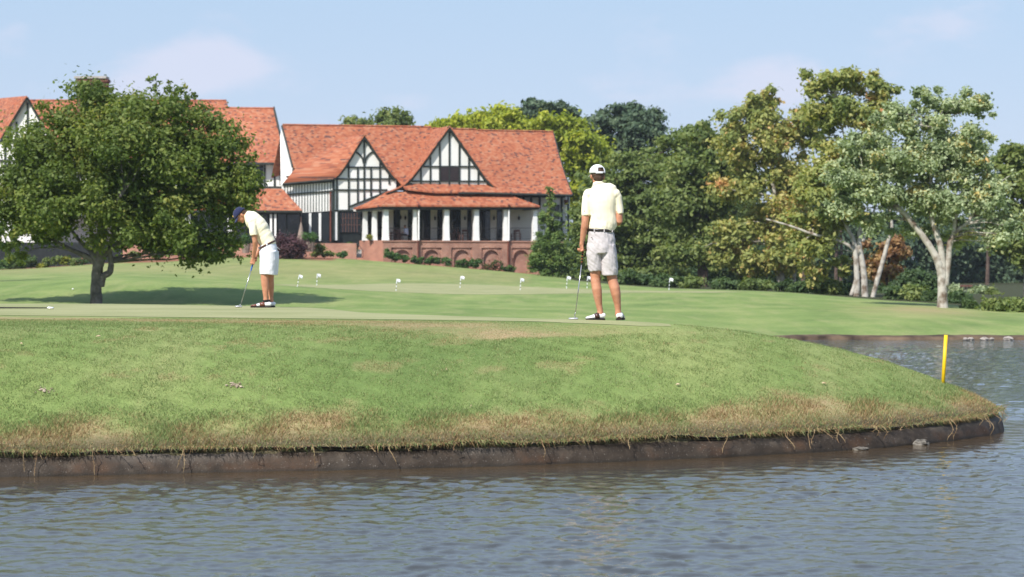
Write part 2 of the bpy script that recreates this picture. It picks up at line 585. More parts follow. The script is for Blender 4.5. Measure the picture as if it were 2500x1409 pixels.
def far_z(X, Y):
    Yc = np.clip(Y, LY[0], LY[-1])
    c = np.clip(1250 + F * X / np.maximum(Y, 20), LC[0], LC[-1])
    ci = np.clip(np.searchsorted(LC, c, side='right') - 1, 0, len(LC) - 2)
    ct = (c - LC[ci]) / (LC[ci + 1] - LC[ci])
    yi = np.clip(np.searchsorted(LY, Yc, side='right') - 1, 0, len(LY) - 2)
    yt = (Yc - LY[yi]) / (LY[yi + 1] - LY[yi])
    wc, wy = cubic_w(ct), cubic_w(yt)
    z = np.zeros(np.shape(X))
    for j in range(4):
        r = np.clip(yi + j - 1, 0, len(LY) - 1)
        zz = np.zeros(np.shape(X))
        for i in range(4):
            zz = zz + wc[i] * LZ[r, np.clip(ci + i - 1, 0, len(LC) - 1)]
        z = z + wy[j] * zz
    return z


LIPX = np.array([-40, -12, -8.97, -7.17, -4.29, -2.16, -.29, .84, 1.6, 2.0, 2.4, 6])
LIPY = np.array([38, 37.9, 37.6, 37.5, 35.4, 32.6, 30.6, 29.2, 27.6, 26.0, 25.4, 25])


def lip(X):
    return np.interp(X, LIPX, LIPY)


def hills(X, Y, s):
    return 0.5 * np.sin(X * 0.7 + 0.5 * np.sin(Y * .9)) * np.sin(Y * 0.8 + 1.3)


def ground_z(X, Y, s=None):
    X = np.asarray(X, float); Y = np.asarray(Y, float)
    if s is None:
        s = sdist(X, Y)
    sc_ = np.clip(s, 0, 4.1) / 4.1
    P = 0.24 + 1.06 * (1 - (1 - sc_) ** 2)
    P = P + 0.025 * hills(X, Y, s) * smooth01(s / 0.8) * (1 - smooth01((s - 2.8) / 1.0))
    lp = lip(X)
    wl = smooth01((Y - lp - 0.15) / 5.0)
    P = np.where(Y > lp, P * (1 - wl) + np.minimum(P, 0.42) * wl, P)
    wf = smooth01((Y - 47) / 9)
    L = far_z(X, Y)
    rim = np.where(Y > 45, 0.10, 0.24)
    L2 = np.minimum(L, 0.10 + 0.30 * np.clip(s, 0, 50) ** 0.8)
    z = P * (1 - wf) + L2 * wf
    # below the rim: steep drop to the lake bed
    drop = smooth01((0.07 - s) / 0.22)
    bed = -0.55 - 0.9 * smooth01(-s / 6)
    return np.where(s < 0.07, z * (1 - drop) + bed * drop, z)


def gz(x, y):
    return float(ground_z(np.array([x]), np.array([y]))[0])


# terrain sheet: columns are fans of X/Y, rows are distances
us = np.concatenate([-np.geomspace(3.0, .27, 26)[:-1], np.linspace(-.27, .27, 190), np.geomspace(.27, 3.0, 26)[1:]])
ys = np.concatenate([[2.0, 6, 10, 13, 15, 16.2, 17.2], np.arange(18.0, 31.0, 0.09), np.arange(31, 40, .3), np.arange(40, 62, .35), np.geomspace(62, 200, 90), np.geomspace(205, 1500, 20)])
UU, YY = np.meshgrid(us, ys)
XX = UU * YY
SS = sdist(XX, YY)
ZZ = ground_z(XX, YY, SS)
GREEN_NEAR_X = np.array([-40, -6.9, -1.24, 0.6, 1.5, 2.0])
GREEN_NEAR_Y = np.array([29.6, 28.7, 26.3, 25.35, 25.3, 25.6])


def green_near(X):
    return np.interp(X, GREEN_NEAR_X, GREEN_NEAR_Y)


def fbm(x, y, seed=0):
    """cheap smooth noise in about [-1, 1]"""
    r_ = np.random.default_rng(seed)
    z = 0; amp = 1; tot = 0; fr = 1.0
    for o_ in range(4):
        for k in range(4):
            a = r_.uniform(0, 2 * math.pi); ph = r_.uniform(0, 6.28)
            z = z + amp * 0.5 * np.sin(fr * (x * math.cos(a) + y * math.sin(a)) * r_.uniform(.7, 1.4) * 2.2 + ph + 0.8 * np.sin(fr * (y * math.cos(a) - x * math.sin(a)) + ph * 2))
        tot += amp * .5 * 1.6
        amp *= .55; fr *= 2.1
    return z / tot


def masks(X, Y, s):
    """dry = dead grass 0..1, short = closely mown 0..1"""
    near = 1 - smooth01((Y - 40) / 5)
    n = fbm(X, Y, 3); n2 = fbm(X * 2.7, Y * 2.7, 5)
    col = 1250 + F * X / np.maximum(Y, 5)
    rightp = smooth01((col - 1650) / 250)
    edge_w = 0.6 + 0.16 * n + 0.14 * n2 + 0.24 * rightp * (1 - smooth01((col - 2050) / 200))
    dry = smooth01((edge_w - s) / 0.5) * (0.82 + 0.25 * n2)
    # thin tan strip where the mown surround meets the rough
    d = green_near(X) - Y
    tan = np.exp(-((d - 1.5 + .25 * n) / 0.85) ** 2) * (0.85 + .3 * n2)
    tan = tan * (X < 2.9)
    patch = smooth01((n2 - .62) / .25) * .35 * (s < 3.6)
    inl = smooth01((s - 2.5 + .1 * n2) / .25)
    tan = tan * inl
    short = near * inl * smooth01((2.2 - d + .1 * n2) / .12) * (1 - smooth01((X + .45 * (Y - 24.5) - 2.55 + .12 * n2) / .2))
    dry_near = np.clip(np.maximum(np.maximum(dry, tan * 0.95), patch), 0, 1)
    # far lawn: tan shore edge and tan patch on the right hill
    dry_far = smooth01((1.4 - s + .7 * n) / 1.5) * .85
    hillp = np.exp(-((col - 2250 + 40 * n) / 130) ** 2 - ((Y - 80) / 9) ** 2) * .8
    hillp = np.maximum(hillp, np.exp(-((Y - 150) / 22) ** 2) * .35 * (col < 1300))
    dry_far = np.clip(np.maximum(dry_far, hillp), 0, 1)
    return near * dry_near + (1 - near) * dry_far, short


DRY, SHORT = masks(XX, YY, SS)
MUL = smooth01((YY - (173 + 3 * np.sin(XX * .5))) / 1.5) * (XX < -14.5)
MUL = np.maximum(MUL, smooth01((YY - 180.8) / .8) * (XX >= -14.5) * (XX < 6))
COLP = 1250 + F * XX / YY
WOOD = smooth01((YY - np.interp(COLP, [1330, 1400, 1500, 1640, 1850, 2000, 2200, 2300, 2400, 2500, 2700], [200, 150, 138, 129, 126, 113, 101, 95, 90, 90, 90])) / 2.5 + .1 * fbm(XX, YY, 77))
nr, nc = YY.shape
ii, jj = np.meshgrid(np.arange(nr - 1), np.arange(nc - 1), indexing='ij')
k0 = (ii * nc + jj).ravel()
quads = np.stack([k0, k0 + 1, k0 + nc + 1, k0 + nc], 1)
me = np_mesh('lawn', np.stack([XX.ravel(), YY.ravel(), ZZ.ravel()], 1), quads, attrs={'dry': DRY.ravel(), 'short': SHORT.ravel(), 'mulch': MUL.ravel(), 'shore': SS.ravel(), 'wood': WOOD.ravel()})

m, t, p, o = principled('lawn_grass', 0.85, 0.12)
pos = t.add('ShaderNodeNewGeometry').outputs['Position']
dry = t.add('ShaderNodeAttribute', attribute_name='dry').outputs['Fac']
short = t.add('ShaderNodeAttribute', attribute_name='short').outputs['Fac']
mulch = t.add('ShaderNodeAttribute', attribute_name='mulch').outputs['Fac']
shoreA = t.add('ShaderNodeAttribute', attribute_name='shore').outputs['Fac']
mp = t.add('ShaderNodeMapping'); t.link(pos, mp.inputs[0]); mp.inputs['Scale'].default_value = (0.35, 0.2, 0.3)
mp.inputs['Rotation'].default_value = (0, 0, 0.15)
big = t.noise(mp.outputs[0], 1.0, 6, .6)
mp2 = t.add('ShaderNodeMapping'); t.link(pos, mp2.inputs[0]); mp2.inputs['Scale'].default_value = (1.1, 0.16, .3)
mp2.inputs['Rotation'].default_value = (0, 0, -1.25)
mow = t.noise(mp2.outputs[0], 1.0, 5, .6)
fineg = t.noise(pos, 60, 4, .7)
midg = t.noise(pos, 9, 5, .65)
gcol = t.ramp(big, [(0.28, (0.11, 0.17, 0.05)), (0.5, (0.17, 0.235, 0.072)), (0.72, (0.25, 0.29, 0.105))])
gcol = t.mix(t.maprange(mow, .45, .7, 0, .55), gcol, (0.27, 0.285, 0.12))
gcol = t.mix(0.8, gcol, t.ramp(midg, [(0.25, (.72, .74, .7)), (.75, (1.25, 1.22, 1.2))]), 'MULTIPLY')
dcol = t.ramp(fineg, [(0.25, (0.16, 0.1, 0.05)), (0.5, (0.36, 0.26, 0.145)), (0.75, (0.48, 0.38, 0.22))])
dmask = t.math('MULTIPLY', dry, t.maprange(t.math('ADD', t.math('MULTIPLY', midg, .5), t.math('MULTIPLY', fineg, .5)), .32, .6, .35, 1.0))
c = t.mix(dmask, gcol, dcol)
soil = t.ramp(fineg, [(0.3, (0.025, 0.02, 0.013)), (0.6, (0.09, 0.075, 0.05)), (.8, (.2, .17, .13))])
c = t.mix(t.maprange(shoreA, 0.02, 0.35, .85, 0), c, soil)
mcol = t.ramp(t.noise(pos, 2.5, 6, .7), [(0.3, (0.11, 0.045, 0.03)), (0.5, (0.26, 0.11, 0.07)), (0.7, (0.2, 0.12, 0.05)), (.8, (.12, .13, .04))])
c = t.mix(mulch, c, mcol)
# beyond the lawns the ground is woodland floor
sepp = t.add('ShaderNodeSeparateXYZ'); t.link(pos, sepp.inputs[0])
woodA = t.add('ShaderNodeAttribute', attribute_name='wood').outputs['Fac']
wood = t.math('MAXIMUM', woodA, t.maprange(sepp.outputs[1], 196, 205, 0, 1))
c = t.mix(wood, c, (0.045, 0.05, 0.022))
t.link(c, p.inputs['Base Color'])
b = t.add('ShaderNodeBump'); b.inputs['Strength'].default_value = 0.55; b.inputs['Distance'].default_value = 0.03
t.link(t.math('ADD', t.math('MULTIPLY', fineg, .6), t.math('MULTIPLY', midg, .7)), b.inputs['Height'])
t.link(b.outputs[0], p.inputs['Normal'])
M['lawn'] = m
lawn = link_mesh('lawn', me, M['lawn'], smooth=True)
setp(lawn, 'green lawn rolling from the lake bank up to the clubhouse', kind='structure')


# closely mown sheets a few millimetres above the lawn
def green_mat(name, c1, c2, c3):
    m, t, p, o = principled(name, 0.85, 0.12)
    pos = t.add('ShaderNodeNewGeometry').outputs['Position']
    mp = t.add('ShaderNodeMapping'); t.link(pos, mp.inputs[0]); mp.inputs['Scale'].default_value = (0.5, 0.8, .3)
    n = t.noise(mp.outputs[0], 1.0, 6, .6)
    c = t.ramp(n, [(0.3, c1), (0.5, c2), (0.7, c3)])
    f = t.noise(pos, 45, 4, .7)
    c = t.mix(.7, c, t.ramp(f, [(.25, (.8, .8, .8)), (.75, (1.16, 1.16, 1.16))]), 'MULTIPLY')
    sp_ = t.maprange(t.noise(pos, 23, 2, .5), .69, .73, 0, .6)
    c = t.mix(sp_, c, (.42, .42, .3))
    t.link(c, p.inputs['Base Color'])
    b = t.add('ShaderNodeBump'); b.inputs['Strength'].default_value = 0.25; b.inputs['Distance'].default_value = 0.01
    t.link(f, b.inputs['Height']); t.link(b.outputs[0], p.inputs['Normal'])
    return m


M['green'] = green_mat('putting_green_turf', (0.22, 0.235, 0.105), (0.28, 0.285, 0.14), (0.325, 0.315, 0.17))


def strip_sheet(name, xs, f0, f1, n, lift, mat, label):
    rows = []
    for x in xs:
        a, b_ = f0(x), f1(x)
        rows.append([(x, a + (b_ - a) * k / n) for k in range(n + 1)])
    A = np.array(rows)
    ed = np.minimum(np.linspace(0, 1, A.shape[1])[None, :], 1 - np.linspace(0, 1, A.shape[1])[None, :]) * 8
    ed = np.clip(np.minimum(ed, np.minimum(np.arange(len(A)), np.arange(len(A))[::-1])[:, None] / 6), 0, 1)
    Z = ground_z(A[..., 0], A[..., 1]) + lift * (.35 + .65 * ed)
    V = np.dstack([A, Z]).reshape(-1, 3)
    nr, nc = A.shape[:2]
    ii, jj = np.meshgrid(np.arange(nr - 1), np.arange(nc - 1), indexing='ij')
    k0 = (ii * nc + jj).ravel()
    q = np.stack([k0, k0 + nc, k0 + nc + 1, k0 + 1], 1)
    ob = link_mesh(name, np_mesh(name, V, q), mat, smooth=True)
    return setp(ob, label, kind='structure')


strip_sheet('putting_green', np.linspace(-14, 1.9, 160), lambda x: float(green_near(x)), lambda x: float(lip(x)) - .1, 60, .012, M['green'], 'pale smooth putting green on top of the bank')
PGX = np.array([-24, -12.6, -9, -6, -2, 2, 6, 9, 12.5, 14.5])


def pg(x, which):
    n_ = np.interp(x, [-12.8, -10, -7, -3, 1, 4.5, 6.4, 8, 10, 12.4], [111, 107, 104.5, 104, 105, 107.5, 110, 107, 105, 112])
    f_ = np.interp(x, [-12.8, -10, -7, -3, 1, 4.5, 6.4, 8, 10, 12.4], [111.3, 121, 126, 127, 124, 121, 119, 118, 117, 112.3])
    return float(n_ if which == 0 else f_)


strip_sheet('practice_green', np.linspace(-12.8, 12.4, 150), lambda x: pg(x, 0), lambda x: pg(x, 1), 40, .02, M['green'], 'wide pale practice green with small flags')

# ------------------------------------------------------------------ water
m, t, p, o = principled('lake_water', 0.03, 0.5)
pos = t.add('ShaderNodeNewGeometry').outputs['Position']
p.inputs['IOR'].default_value = 1.33
sepp = t.add('ShaderNodeSeparateXYZ'); t.link(pos, sepp.inputs[0])


def wv(sx, sy, rot, detail, rough, dist=0.0):
    mp = t.add('ShaderNodeMapping'); t.link(pos, mp.inputs[0])
    mp.inputs['Rotation'].default_value = (0, 0, rot)
    mp.inputs['Scale'].default_value = (sx, sy, 1)
    return t.noise(mp.outputs[0], 1.0, detail, rough, dist)


h = t.math('MULTIPLY', wv(10, 18, .2, 3, .55, .4), 0.006)
far_w = t.maprange(sepp.outputs[1], 28, 48, 0, 1)
h = t.math('ADD', h, t.math('MULTIPLY', t.math('MULTIPLY', wv(2.4, 3.6, -0.2, 3, .6, .6), 0.045), far_w))
t.link(t.mix(t.add('ShaderNodeAttribute', attribute_name='shallow_reflect').outputs['Fac'], (0.045, 0.047, 0.045), (0.062, 0.04, 0.02)), p.inputs['Base Color'])  # browner near the bank: silty shallows plus the bank's reflection painted in
b = t.add('ShaderNodeBump'); b.inputs['Strength'].default_value = 0.7; b.inputs['Distance'].default_value = 1.0
t.link(h, b.inputs['Height']); t.link(b.outputs[0], p.inputs['Normal'])
M['water'] = m
wr = np.random.default_rng(5)
wu = np.concatenate([[-12, -5, -2.2, -1.1, -.6, -.4, -.32], np.linspace(-.275, .275, 520), [.32, .4, .6, 1.1, 2.2, 5, 12]])
wrow = np.concatenate([[-80.0, -20, .6, 4, 8, 11, 12.4], F * HC / np.linspace(1470 - HZ, 815 - HZ, 430), [64, 70, 80, 100, 140, 220, 400]])
WU, WY = np.meshgrid(wu, wrow)
WX = WU * np.maximum(np.abs(WY), 6)
WZ = np.zeros_like(WX)
for i_ in range(64):
    lam = math.exp(wr.uniform(math.log(.11), math.log(.5)))
    an = math.radians(90 + wr.normal(0, 34)) + .12
    amp = .0195 * lam / (2 * math.pi) * (1.2 if lam < .4 else .85)
    kk = 2 * math.pi / lam
    ph = kk * (WX * math.cos(an) + WY * math.sin(an)) + wr.uniform(0, 6.28)
    ph = ph + .6 * np.sin(ph * .31 + wr.uniform(0, 6.28) + WX * .9)
    WZ += amp * (np.sin(ph) + .22 * np.sin(2 * ph + .5))
gust = .62 + .5 * smooth01((fbm(WX * .28, WY * .28, 91) + .5))
sdw = sdist(WX, WY)
WZ *= gust * (.35 + .65 * smooth01(-sdw / 1.6)) * smooth01((62 - WY) / 14) * (WY > 9) * (np.abs(WU) < .28)
nr, nc = WX.shape
ii, jj = np.meshgrid(np.arange(nr - 1), np.arange(nc - 1), indexing='ij')
k0 = (ii * nc + jj).ravel()
ob = link_mesh('lake_water', np_mesh('lake_water', np.stack([WX.ravel(), WY.ravel(), WZ.ravel()], 1), np.stack([k0, k0 + 1, k0 + nc + 1, k0 + nc], 1), attrs={'shallow_reflect': (smooth01((1.5 + sdw) / 1.5) * (WY < 45)).ravel()}), M['water'], smooth=True)
setp(ob, 'rippled blue grey lake water', kind='structure')

# ------------------------------------------------------------------ black liner edging round the bank
m, t, p, o = principled('weathered_liner', 0.7, 0.3)
pos = t.add('ShaderNodeNewGeometry').outputs['Position']
sepp = t.add('ShaderNodeSeparateXYZ'); t.link(pos, sepp.inputs[0])
n1 = t.noise(pos, 1.6, 6, .65); n2 = t.noise(pos, 70, 3, .6); n3 = t.noise(pos, 6, 5, .6)
c = t.ramp(n3, [(.3, (.02, .014, .009)), (.55, (.04, .029, .02)), (.8, (.085, .066, .048))])
rust = t.math('MULTIPLY', t.maprange(n1, .48, .68, 0, .6), t.maprange(sepp.outputs[2], .2, .08, 0, 1))
c = t.mix(rust, c, (.085, .042, .02))
grey = t.math('MULTIPLY', t.maprange(t.noise(pos, .5, 3), .5, .62, 0, .6), t.maprange(sepp.outputs[2], .06, .2, 0, 1))
c = t.mix(grey, c, (.15, .13, .11))
c = t.mix(t.maprange(n2, .64, .72, 0, .8), c, (.34, .31, .27))
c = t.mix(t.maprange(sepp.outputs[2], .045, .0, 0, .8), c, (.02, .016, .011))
t.link(c, p.inputs['Base Color'])
b = t.add('ShaderNodeBump'); b.inputs['Strength'].default_value = 0.6; b.inputs['Distance'].default_value = 0.01
t.link(n2, b.inputs['Height']); t.link(b.outputs[0], p.inputs['Normal'])
M['liner'] = m
M['black'] = noisy('black_rubber', (.008, .008, .008), (.02, .018, .016), 8, .6)

i0 = 14
path = catmull([tuple(q) for q in NS[i0:-30]], 3)
dd = np.r_[0, np.cumsum(np.hypot(*np.diff(path, axis=0).T))]
L_ = np.arange(0, dd[-1], .045)
PX = np.interp(L_, dd, path[:, 0]); PY = np.interp(L_, dd, path[:, 1])
TX = np.gradient(PX); TY = np.gradient(PY); tl = np.hypot(TX, TY); NX, NY = -TY / tl, TX / tl   # towards the land
wob = fbm(L_ * .9, L_ * 0 + 1, 21); wob2 = fbm(L_ * 3.2, L_ * 0 + 4, 22)
prof = [(-.12, -.25), (-.09, -.06), (-.075, .0), (-.055, .06), (-.025, .12), (.02, .165), (.07, .195), (.12, .2), (.16, .14)]
V = []
for a, z in prof:
    off = a + .03 * wob * (z > -.05) + .012 * wob2 + .012 * fbm(L_ * 6, L_ * 0 + z * 18, 23) * (z > -.03)
    zz = z + (.02 * wob + .008 * wob2) * (z > .1)
    V.append(np.stack([PX + NX * off, PY + NY * off, np.full_like(PX, 0) + zz], 1))
V = np.stack(V, 1)
nr, nc = V.shape[:2]
ii, jj = np.meshgrid(np.arange(nr - 1), np.arange(nc - 1), indexing='ij')
k0 = (ii * nc + jj).ravel()
ob = link_mesh('shore_edging', np_mesh('shore_edging', V.reshape(-1, 3), np.stack([k0, k0 + nc, k0 + nc + 1, k0 + 1], 1)), M['liner'], smooth=True)
setp(ob, 'dark rusty edging round the foot of the grass bank', kind='structure')
# thin black flap standing out above the edging, opening and closing along its length
open_ = smooth01((fbm(L_ * .55, L_ * 0 + 9, 31) + .35) / .7)
V = []
for a, z in [(.1, .222), (.05, .23), (.02, .228), (.016, .222), (.06, .212)]:
    off = a - .022 * open_ * (a < .05) + .008 * wob2
    zz = z + .02 * wob + .012 * open_ * (a < .05) + .008 * wob2 - .014
    V.append(np.stack([PX + NX * off, PY + NY * off, zz], 1))
V = np.stack(V, 1)
nr, nc = V.shape[:2]
ii, jj = np.meshgrid(np.arange(nr - 1), np.arange(nc - 1), indexing='ij')
k0 = (ii * nc + jj).ravel()
ob = link_mesh('liner_flap', np_mesh('liner_flap', V.reshape(-1, 3), np.stack([k0, k0 + nc, k0 + nc + 1, k0 + 1], 1)), M['black'], smooth=True)
setp(ob, 'thin black liner flap along the top of the edging', kind='structure')

# far shore: low brown earth edge
path = catmull([tuple(q) for q in FS[4:60]], 3)
dd = np.r_[0, np.cumsum(np.hypot(*np.diff(path, axis=0).T))]
Lf = np.arange(0, dd[-1], .15)
fx, fy = np.interp(Lf, dd, path[:, 0]), np.interp(Lf, dd, path[:, 1])
tx = np.gradient(fx); ty = np.gradient(fy); tl = np.hypot(tx, ty); nx_, ny_ = -ty / tl, tx / tl
fw = fbm(Lf * .8, Lf * 0, 41)
V = []
for a, z in [(-.2, -.2), (-.12, -.02), (-.05, .06), (.05, .1), (.3, .12), (.6, .05)]:
    off = a + .08 * fw
    V.append(np.stack([fx + nx_ * off, fy + ny_ * off, z + .025 * fw * (z > 0)], 1))
V = np.stack(V, 1)
nr, nc = V.shape[:2]
ii, jj = np.meshgrid(np.arange(nr - 1), np.arange(nc - 1), indexing='ij')
k0 = (ii * nc + jj).ravel()
M['earth'] = noisy('earth_edge', (.03, .02, .014), (.16, .11, .07), 1.5, .9, .4, 12, space='World')
ob = link_mesh('earth_bank', np_mesh('earth_bank', V.reshape(-1, 3), np.stack([k0, k0 + nc, k0 + nc + 1, k0 + 1], 1)), M['earth'], smooth=True)
setp(ob, 'low brown earth edge of the far shore', kind='structure')


# ------------------------------------------------------------------ grass blades on the near bank
def blades(name, X, Y, hgt, wid, lean, outdir, dryv, tone, mat, label, z=None):
    n = len(X)
    Z = (ground_z(X, Y) - .004) if z is None else z
    a = rng.uniform(0, 2 * math.pi, n)
    wx, wy = np.cos(a) * wid, np.sin(a) * wid
    la = rng.uniform(0, 2 * math.pi, n)
    lx = np.cos(la) * lean * hgt + outdir[0] * hgt
    ly = np.sin(la) * lean * hgt + outdir[1] * hgt
    lz = hgt * outdir[2]
    V = np.empty((n, 3, 3), np.float32)
    V[:, 0] = np.stack([X - wx, Y - wy, Z], 1)
    V[:, 1] = np.stack([X + wx, Y + wy, Z], 1)
    V[:, 2] = np.stack([X + lx, Y + ly, Z + lz], 1)
    me = np_mesh(name, V.reshape(-1, 3), None, np.arange(n * 3).reshape(-1, 3), attrs={'dry': np.repeat(dryv, 3), 'tone': np.repeat(tone, 3)})
    ob = link_mesh(name, me, mat)
    return setp(ob, label, kind='stuff')


m = bpy.data.materials.new('grass_blade'); m.use_nodes = True
t = NT(m.node_tree); t.n.clear()
dA = t.add('ShaderNodeAttribute', attribute_name='dry').outputs['Fac']
tA = t.add('ShaderNodeAttribute', attribute_name='tone').outputs['Fac']
pos = t.add('ShaderNodeNewGeometry').outputs['Position']
big = t.noise(pos, .8, 5, .6)
f = t.math('ADD', t.math('MULTIPLY', tA, .6), t.math('MULTIPLY', big, .5))
gc = t.ramp(f, [(0.2, (.105, .165, .048)), (.5, (.2, .27, .09)), (.75, (.3, .355, .14)), (.95, (.46, .45, .25))])
dc = t.ramp(tA, [(0, (.13, .07, .03)), (.35, (.34, .2, .095)), (.75, (.52, .37, .2)), (1, (.3, .32, .13))])
c = t.mix(dA, gc, dc)
df = t.add('ShaderNodeBsdfPrincipled'); df.inputs['Roughness'].default_value = .6; df.inputs['Specular IOR Level'].default_value = .2
t.link(c, df.inputs['Base Color'])
tr = t.add('ShaderNodeBsdfTranslucent'); t.link(c, tr.inputs[0])
mx = t.add('ShaderNodeMixShader'); mx.inputs[0].default_value = .3
t.link(df.outputs[0], mx.inputs[1]); t.link(tr.outputs[0], mx.inputs[2])
o = t.add('ShaderNodeOutputMaterial'); t.link(mx.outputs[0], o.inputs[0])
M['blade'] = m

N = 1250000
u_ = rng.uniform(-.275, .275, N); y_ = rng.uniform(19.0, 29.5, N)
x_ = u_ * y_
s_ = sdist(x_, y_)
d_ = green_near(x_) - y_
dr, sh = masks(x_, y_, s_)
ok = (s_ > 0.03) & ((d_ > 0.15) | (x_ > 1.95)) & (s_ < 7)
ok &= rng.random(N) < (np.clip(1.05 - .06 * (y_ - 20), .3, 1)) * np.where(sh > .5, .55, 1) * np.where(s_ < .25, .55 + .45 * smooth01((fbm(x_ * 2, y_ * 2, 51) + .2) / .4), 1)
x_, y_, s_, dr, sh = x_[ok], y_[ok], s_[ok], dr[ok], sh[ok]
if len(x_) > 560000:
    x_, y_, s_, dr, sh = [q[:560000] for q in (x_, y_, s_, dr, sh)]
n = len(x_)
cl_ = fbm(x_ * 6, y_ * 6, 61); cl2 = fbm(x_ * 1.6, y_ * 1.6, 62)
edge = np.exp(-((s_ - .3) / .28) ** 2)
hg = (0.016 + .007 * cl_ + .003 * cl2 + .026 * edge * (1 + .9 * fbm(x_ * 3, y_ * 3, 63))) * rng.uniform(.6, 1.35, n)
hg = np.where(sh > .5, .011 * rng.uniform(.6, 1.3, n), np.clip(hg, .008, .11))
dv = (rng.random(n) < dr * .95).astype(np.float32) * rng.uniform(.75, 1, n)
dv = np.maximum(dv, (rng.random(n) < .05) * .8)
blades('grass', x_, y_, hg, rng.uniform(.0022, .0042, n), rng.uniform(.3, 1.1, n), (0, 0, np.ones(n)), dv, rng.random(n), M['blade'], 'short rough grass covering the sloping lake bank')

# grass and runners hanging over the edging
n = 70000
k = rng.integers(5, len(L_) - 5, n)
amount = smooth01((fbm(L_ * 1.7, L_ * 0 + 2, 71) + .35) / .8)
keep = rng.random(n) < amount[k] * .85 + .25
k = k[keep]; n = len(k)
off = rng.uniform(-.05, .14, n)
x_ = PX[k] + NX[k] * off + rng.normal(0, .012, n); y_ = PY[k] + NY[k] * off + rng.normal(0, .012, n)
out = rng.uniform(.2, 1.1, n)
blades('hanging_grass', x_, y_, rng.uniform(.025, .085, n), rng.uniform(.0022, .0042, n), .45, (-NX[k] * out, -NY[k] * out, rng.uniform(-.9, .75, n)), (rng.random(n) < .62) * 1.0, rng.random(n), M['blade'], 'straggling dry grass hanging over the dark edging', z=np.full(n, .222) + .02 * wob[k] + rng.uniform(0, .03, n))

# thin creeping runners trailing down the edging
mb = MB()
for q in range(58):
    k = random.randrange(40, len(L_) - 60)
    x, y = PX[k] - NX[k] * .0, PY[k] - NY[k] * .0
    z = .25
    ln = random.choice([.08, .12, .16, .2, .24]); sx_ = random.uniform(-.09, .09)
    pts = []
    for j in range(7):
        q_ = j / 6
        z_ = .25 - ln * q_
        oo = .075 + .045 * min(1, q_ * 2) + .03 * math.sin(q_ * 5 + q)
        pts.append((x - NX[k] * oo + TX[k] / .045 * sx_ * q_ + random.uniform(-.006, .006), y - NY[k] * oo + TY[k] / .045 * sx_ * q_, z_))
    mb.tube(pts, [.0028] * 6 + [.0012], 4)
    for j in range(1, 6):
        for r_ in range(2):
            e = Vector((random.uniform(-.03, .03), random.uniform(-.02, .02), random.uniform(-.012, .03)))
            mb.tube([pts[j], Vector(pts[j]) + e], [.0022, .0006], 3)
M['runner'] = noisy('dry_runner', (.2, .12, .06), (.4, .3, .16), 9, .8)
ob = mb.build('trailing_runners', M['runner'])
setp(ob, 'thin dry runners trailing down the dark edging', kind='stuff')


def lump(r, seed, squash=.6):
    mb = MB(); mb.ellipsoid((0, 0, 0), (r[0], r[1], r[2]), nu=12, nv=8)
    rr = np.random.default_rng(seed)
    for i_, v in enumerate(mb.v):
        f_ = 1 + rr.uniform(-.22, .22)
        mb.v[i_] = (v[0] * f_, v[1] * f_, v[2] * f_)
    return mb


def place_lump(name, r, seed, loc, mat, label, cat, group=None):
    mb = lump(r, seed)
    mb.v = [(v[0] + loc[0], v[1] + loc[1], v[2] + loc[2]) for v in mb.v]
    ob = mb.build(name, mat)
    return setp(ob, label, cat, group)


place_lump('rock', (.095, .07, .045), 1, (4.48 - .0, 23.48, .015), M['wet_rock'], 'larger grey rock at the waterline near the tip of the bank', 'rock', 'rocks at the waterline')
place_lump('rock', (.085, .06, .028), 2, (3.72, 22.84, .006), M['wet_rock'], 'small flat brown rock at the waterline left of the grey one', 'rock', 'rocks at the waterline')
for i, (px, r_) in enumerate([(2358, .07), (2371, .09), (2404, .11), (2422, .07), (2463, .13)]):
    pt = W(px, 826, 56.7)
    place_lump('shore_stone', (r_, r_ * .8, r_ * .5), 10 + i, (pt.x, 56.75, .03), M['stone'], ['pale stone on the far shore closest to the yellow stake', 'rounded pale stone second from the yellow stake on far shore', 'pinkish stone in the middle of the far shore row', 'small low stone right of the pinkish far shore stone', 'wide stone at the far shore nearest the picture edge'][i], 'stone', 'stones along the far shore')
M['sand'] = noisy('dry_soil', (.25, .19, .13), (.48, .4, .3), 25, .95, .5, 60)
def hit(px, py, y0=19.8, y1=30.0):
    """where the line of sight through (px, py) meets the bank"""
    yy = np.arange(y0, y1, .04); xx = (px - 1250) / F * yy
    zz = ground_z(xx, yy); ray = HC + (HZ - py) * yy / F
    k = int(np.argmax(ray <= zz)) if (ray <= zz).any() else len(yy) // 2
    return float(xx[k]), float(yy[k]), float(zz[k])


for i, (px, py, r_) in enumerate([(110, 958, .07), (573, 946, .085), (1655, 947, .022), (1148, 1000, .022)]):
    X, Y, _z = hit(px, py)
    mb = MB()
    for q in range(26 if r_ > .04 else 5):
        dx, dy = rng.normal(0, r_ * .5), rng.normal(0, r_ * .38)
        rr_ = r_ * rng.uniform(.08, .22)
        mb.ellipsoid((X + dx, Y + dy, gz(X + dx, Y + dy) + .012), (rr_, rr_ * .9, rr_ * .55), nu=6, nv=4)
    setp(mb.build('soil_mound', M['sand']), ['small bare soil mound low on the bank at far left', 'crumbly soil mound on the bank below the putting golfer', 'tiny soil crumb on the bank right of the standing golfer', 'tiny soil crumb low in the middle of the bank'][i], 'soil', 'bare soil mounds on the grass bank', 'stuff')

# ================================================================== clubhouse
TH_B = math.radians(19)
UH = Vector((math.cos(TH_B), math.sin(TH_B), 0)); VH = Vector((-math.sin(TH_B), math.cos(TH_B), 0))
OB = Vector((-11.03, 183.0, 0))


